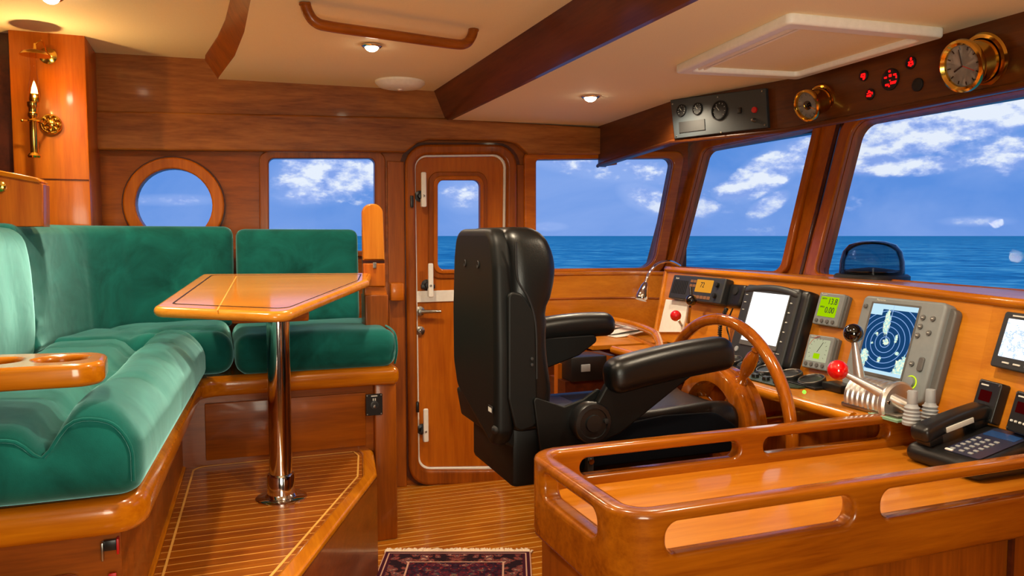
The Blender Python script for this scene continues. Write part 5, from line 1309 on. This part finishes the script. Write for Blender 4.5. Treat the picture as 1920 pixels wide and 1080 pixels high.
# ---- rug
ra, rb_, rc_ = PZ(722, 1038, .0), PZ(995, 1038, 0), PZ(705, 1080, 0)
RX = (rb_ - ra).normalized(); RYd = V((-RX.y, RX.x, 0))
rw = (rb_ - ra).length
rm = frame(ra - RYd * 1.0, RX, RYd)
RG = thing('persian_rug', 'dark red and blue patterned wool rug with cream fringe on the teak floor', 'rug', ra - RYd * .5)
plate('rug_pile', [[(0, 0), (rw, 0), (rw, 1.0), (0, 1.0)]], .010, 'rug', RG, rm, bev=.003, w0=.001, uv=(0, 0, rw / .6, 1.0))
bm = B(); random.seed(5)
for i in range(260):
    x = rw * i / 259; l = random.uniform(.022, .052); dx = random.uniform(-.012, .012)
    tube(bm, [(x, .995, .007), (x + dx * .5, 1.0 + l * .5, .010), (x + dx, 1.0 + l, .004)], [.003, .0038, .0026], 5)
fo_ = obj('fringe', bm, 'fringe', RG, rm)

# ================================================================== OUTSIDE
def mk_sea():
    t = NT('open_sea'); b = t.n('ShaderNodeBsdfPrincipled'); tc = t.n('ShaderNodeTexCoord')
    mp = t.n('ShaderNodeMapping'); mp.inputs['Scale'].default_value = (1, 1, 1); t.l(tc.outputs['Object'], mp.inputs['Vector'])
    n1 = t.n('ShaderNodeTexNoise', Scale=.28, Detail=9, Roughness=.65, Distortion=.4); t.l(mp.outputs[0], n1.inputs['Vector'])
    n2 = t.n('ShaderNodeTexNoise', Scale=.05, Detail=5, Roughness=.6); t.l(mp.outputs[0], n2.inputs['Vector'])
    f = t.math('ADD', t.math('MULTIPLY', n1.outputs[0], .65), t.math('MULTIPLY', n2.outputs[0], .35))
    c = t.ramp(f, [(.40, srgb('1466a8')), (.5, srgb('2484c6')), (.60, srgb('58aede'))])
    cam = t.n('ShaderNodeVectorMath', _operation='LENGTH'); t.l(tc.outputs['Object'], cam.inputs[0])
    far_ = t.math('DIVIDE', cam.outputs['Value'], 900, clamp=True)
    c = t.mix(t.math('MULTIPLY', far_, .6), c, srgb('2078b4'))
    e = t.n('ShaderNodeEmission', Strength=.92); t.l(c, e.inputs[0]); t.l(c, b.inputs['Base Color']); b.inputs['Roughness'].default_value = .5; b.inputs['Specular IOR Level'].default_value = .1  # emission gives the sea most of its brightness in place of daylight
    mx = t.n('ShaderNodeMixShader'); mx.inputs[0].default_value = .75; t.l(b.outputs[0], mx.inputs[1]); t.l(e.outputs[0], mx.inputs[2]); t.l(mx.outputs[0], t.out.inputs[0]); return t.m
M['sea'] = mk_sea()
bm = B(); bmesh.ops.create_circle(bm, cap_ends=True, segments=96, radius=9000, matrix=T(0, 0, -1.6)); o = obj('sea_water', bm, 'sea'); o['kind'] = 'structure'

w = bpy.data.worlds.new('sky'); sc.world = w; w.use_nodes = True; nt = w.node_tree; nt.nodes.clear()
class WT(NT):
    def __init__(s): s.t = nt
t = WT(); out = t.n('ShaderNodeOutputWorld'); bg = t.n('ShaderNodeBackground', Strength=1.0)
tc = t.n('ShaderNodeTexCoord'); nrm = t.n('ShaderNodeVectorMath', _operation='NORMALIZE'); t.l(tc.outputs['Generated'], nrm.inputs[0])
sp = t.n('ShaderNodeSeparateXYZ'); t.l(nrm.outputs[0], sp.inputs[0])
sky = t.ramp(t.math('MULTIPLY', sp.outputs[2], 1.6, clamp=True), [(.0, srgb('6f9ae2')), (.12, srgb('5e92e0')), (.30, srgb('4a8cdc')), (.5, srgb('3b7ed4')), (1, srgb('3a7ed0'))])
mp = t.n('ShaderNodeMapping'); mp.inputs['Scale'].default_value = (1, 1, 1.9); t.l(nrm.outputs[0], mp.inputs['Vector'])
nA = t.n('ShaderNodeTexNoise', Scale=9, Detail=9, Roughness=.62, Distortion=.3); t.l(mp.outputs[0], nA.inputs['Vector'])
nB = t.n('ShaderNodeTexNoise', Scale=3.2, Detail=7, Roughness=.6, Distortion=.5); t.l(mp.outputs[0], nB.inputs['Vector'])
nC = t.n('ShaderNodeTexVoronoi', Scale=26); nC.feature = 'SMOOTH_F1'; t.l(mp.outputs[0], nC.inputs['Vector'])
def wblob(px, py, sx, sy, k, slope=0):
    c = ray(px, py).normalized(); rt = V((R_[0], R_[1], 0)); u_ = c.cross(rt).normalized()
    if u_.z < 0: u_ = -u_
    def dot(vv):
        nd = t.n('ShaderNodeVectorMath', _operation='DOT_PRODUCT'); t.l(nrm.outputs[0], nd.inputs[0]); nd.inputs[1].default_value = tuple(vv); return nd.outputs['Value']
    rt2 = (rt - c * rt.dot(c)).normalized(); u_ = c.cross(rt2); u_ = u_ if u_.z > 0 else -u_
    a = t.math('DIVIDE', dot(rt2), sx / F); b_ = t.math('DIVIDE', t.math('SUBTRACT', dot(u_), t.math('MULTIPLY', dot(rt2), slope)), sy / F)
    q = t.math('ADD', t.math('MULTIPLY', a, a), t.math('MULTIPLY', b_, b_))
    f = t.math('MULTIPLY', t.math('SUBTRACT', 1, q, clamp=True), k)
    return t.math('MULTIPLY', f, t.math('GREATER_THAN', dot(c), .2))
blobs = [(600, 335, 105, 55, .5, .1), (695, 315, 45, 45, .4, 0), (560, 365, 60, 25, .4, 0), (870, 365, 60, 40, .45, -.1), (1130, 308, 190, 34, .42, -.15), (1212, 372, 60, 32, .5, -.3), (1440, 322, 80, 45, .6, .5), (1500, 290, 60, 40, .45, 0),
         (1395, 352, 60, 25, .5, .2), (1440, 385, 40, 22, .5, .5), (1700, 262, 190, 48, .6, .25), (1860, 215, 170, 50, .62, .3), (1680, 308, 170, 24, .55, 0), (1880, 290, 150, 60, .38, 0), (1310, 390, 40, 22, .5, 0), (320, 375, 90, 12, .42, 0), (1830, 415, 60, 10, .42, 0), (1030, 425, 40, 10, .42, 0)]
s = None
for a in blobs:
    f = wblob(*a); s = f if s is None else t.math('MAXIMUM', s, f)
nD = t.n('ShaderNodeTexNoise', Scale=26, Detail=10, Roughness=.6); t.l(mp.outputs[0], nD.inputs['Vector'])
sh = t.n('ShaderNodeMapping'); sh.inputs['Scale'].default_value = (1, 1, 1.9); sh.inputs['Location'].default_value = (-.006, 0, .018); t.l(nrm.outputs[0], sh.inputs['Vector'])
nE = t.n('ShaderNodeTexNoise', Scale=26, Detail=10, Roughness=.6); t.l(sh.outputs[0], nE.inputs['Vector'])
dens = t.math('ADD', t.math('ADD', t.math('MULTIPLY', nA.outputs[0], .9), t.math('MULTIPLY', nD.outputs[0], .9)), s)
puff = t.ramp(t.math('SUBTRACT', dens, .5), [(.56, (0, 0, 0, 1)), (.76, (1, 1, 1, 1))])
soft = t.ramp(t.math('ADD', nB.outputs[0], t.math('MULTIPLY', s, .55)), [(.40, (0, 0, 0, 1)), (.78, (1, 1, 1, 1))])
lit = t.math('ADD', t.math('MULTIPLY', t.math('SUBTRACT', nD.outputs[0], nE.outputs[0]), 2.2), t.math('ADD', t.math('MULTIPLY', dens, 1.2), -.95))
ccol = t.ramp(lit, [(.26, srgb('8ca8ea')), (.56, srgb('b8c8f6')), (.92, srgb('f8f9ff'))])
hor = t.ramp(sp.outputs[2], [(.0, (.3, .3, .3, 1)), (.05, (1, 1, 1, 1))])
c1_ = t.mix(t.math('MULTIPLY', soft, .75), sky, srgb('a2baf2'))
c2_ = t.mix(t.math('MULTIPLY', t.math('MULTIPLY', puff, hor), .95), c1_, ccol)
t.l(c2_, bg.inputs[0]); t.l(bg.outputs[0], out.inputs[0])

# ================================================================== LIGHTS
fl = PY(65, 180, 3.78); light('POINT', fl, 13.0, (1, .62, .25), size=.015)
# added fill spots below the ceiling, unseen and without fixtures
for p, e in [((-.35, 2.35, 2.22), 62), ((.6, 1.72, 2.12), 55), ((1.5, 1.42, 1.97), 38), ((1.9, 3.0, 1.97), 24)]:
    light('SPOT', p, e, '#', spot=155, blend=.9, size=.03)
light('AREA', (.0, -.5, 1.7), 4.5, (1, .87, .70), aim=(.9, 3.8, 1.5), size=.5)  # added front fill from behind the camera, no fixture there
light('AREA', (.1, -.5, 1.1), 36, (1, .92, .72), aim=(.7, 1.8, 2.25), size=.8)  # added upward light, imitates flash bounced off the ceiling

# ================================================================== CAMERA
cd = bpy.data.cameras.new('camera'); cd.sensor_width = 36; cd.lens = F / 1920 * 36; cd.clip_end = 20000; cd.clip_start = .02
co = bpy.data.objects.new('camera', cd); COL.objects.link(co); co.location = (0, 0, CZ)
fw = V((D[0] * math.cos(TH), D[1] * math.cos(TH), -math.sin(TH))); co.rotation_euler = fw.to_track_quat('-Z', 'Y').to_euler()
sc.camera = co
sc.view_settings.view_transform = 'Standard'; sc.view_settings.look = 'None'; sc.view_settings.exposure = 0; sc.view_settings.gamma = 1
sc.cycles.use_denoising = True
sc.cycles.max_bounces = 8; sc.cycles.transparent_max_bounces = 16; sc.cycles.sample_clamp_indirect = 6; sc.cycles.caustics_reflective = False
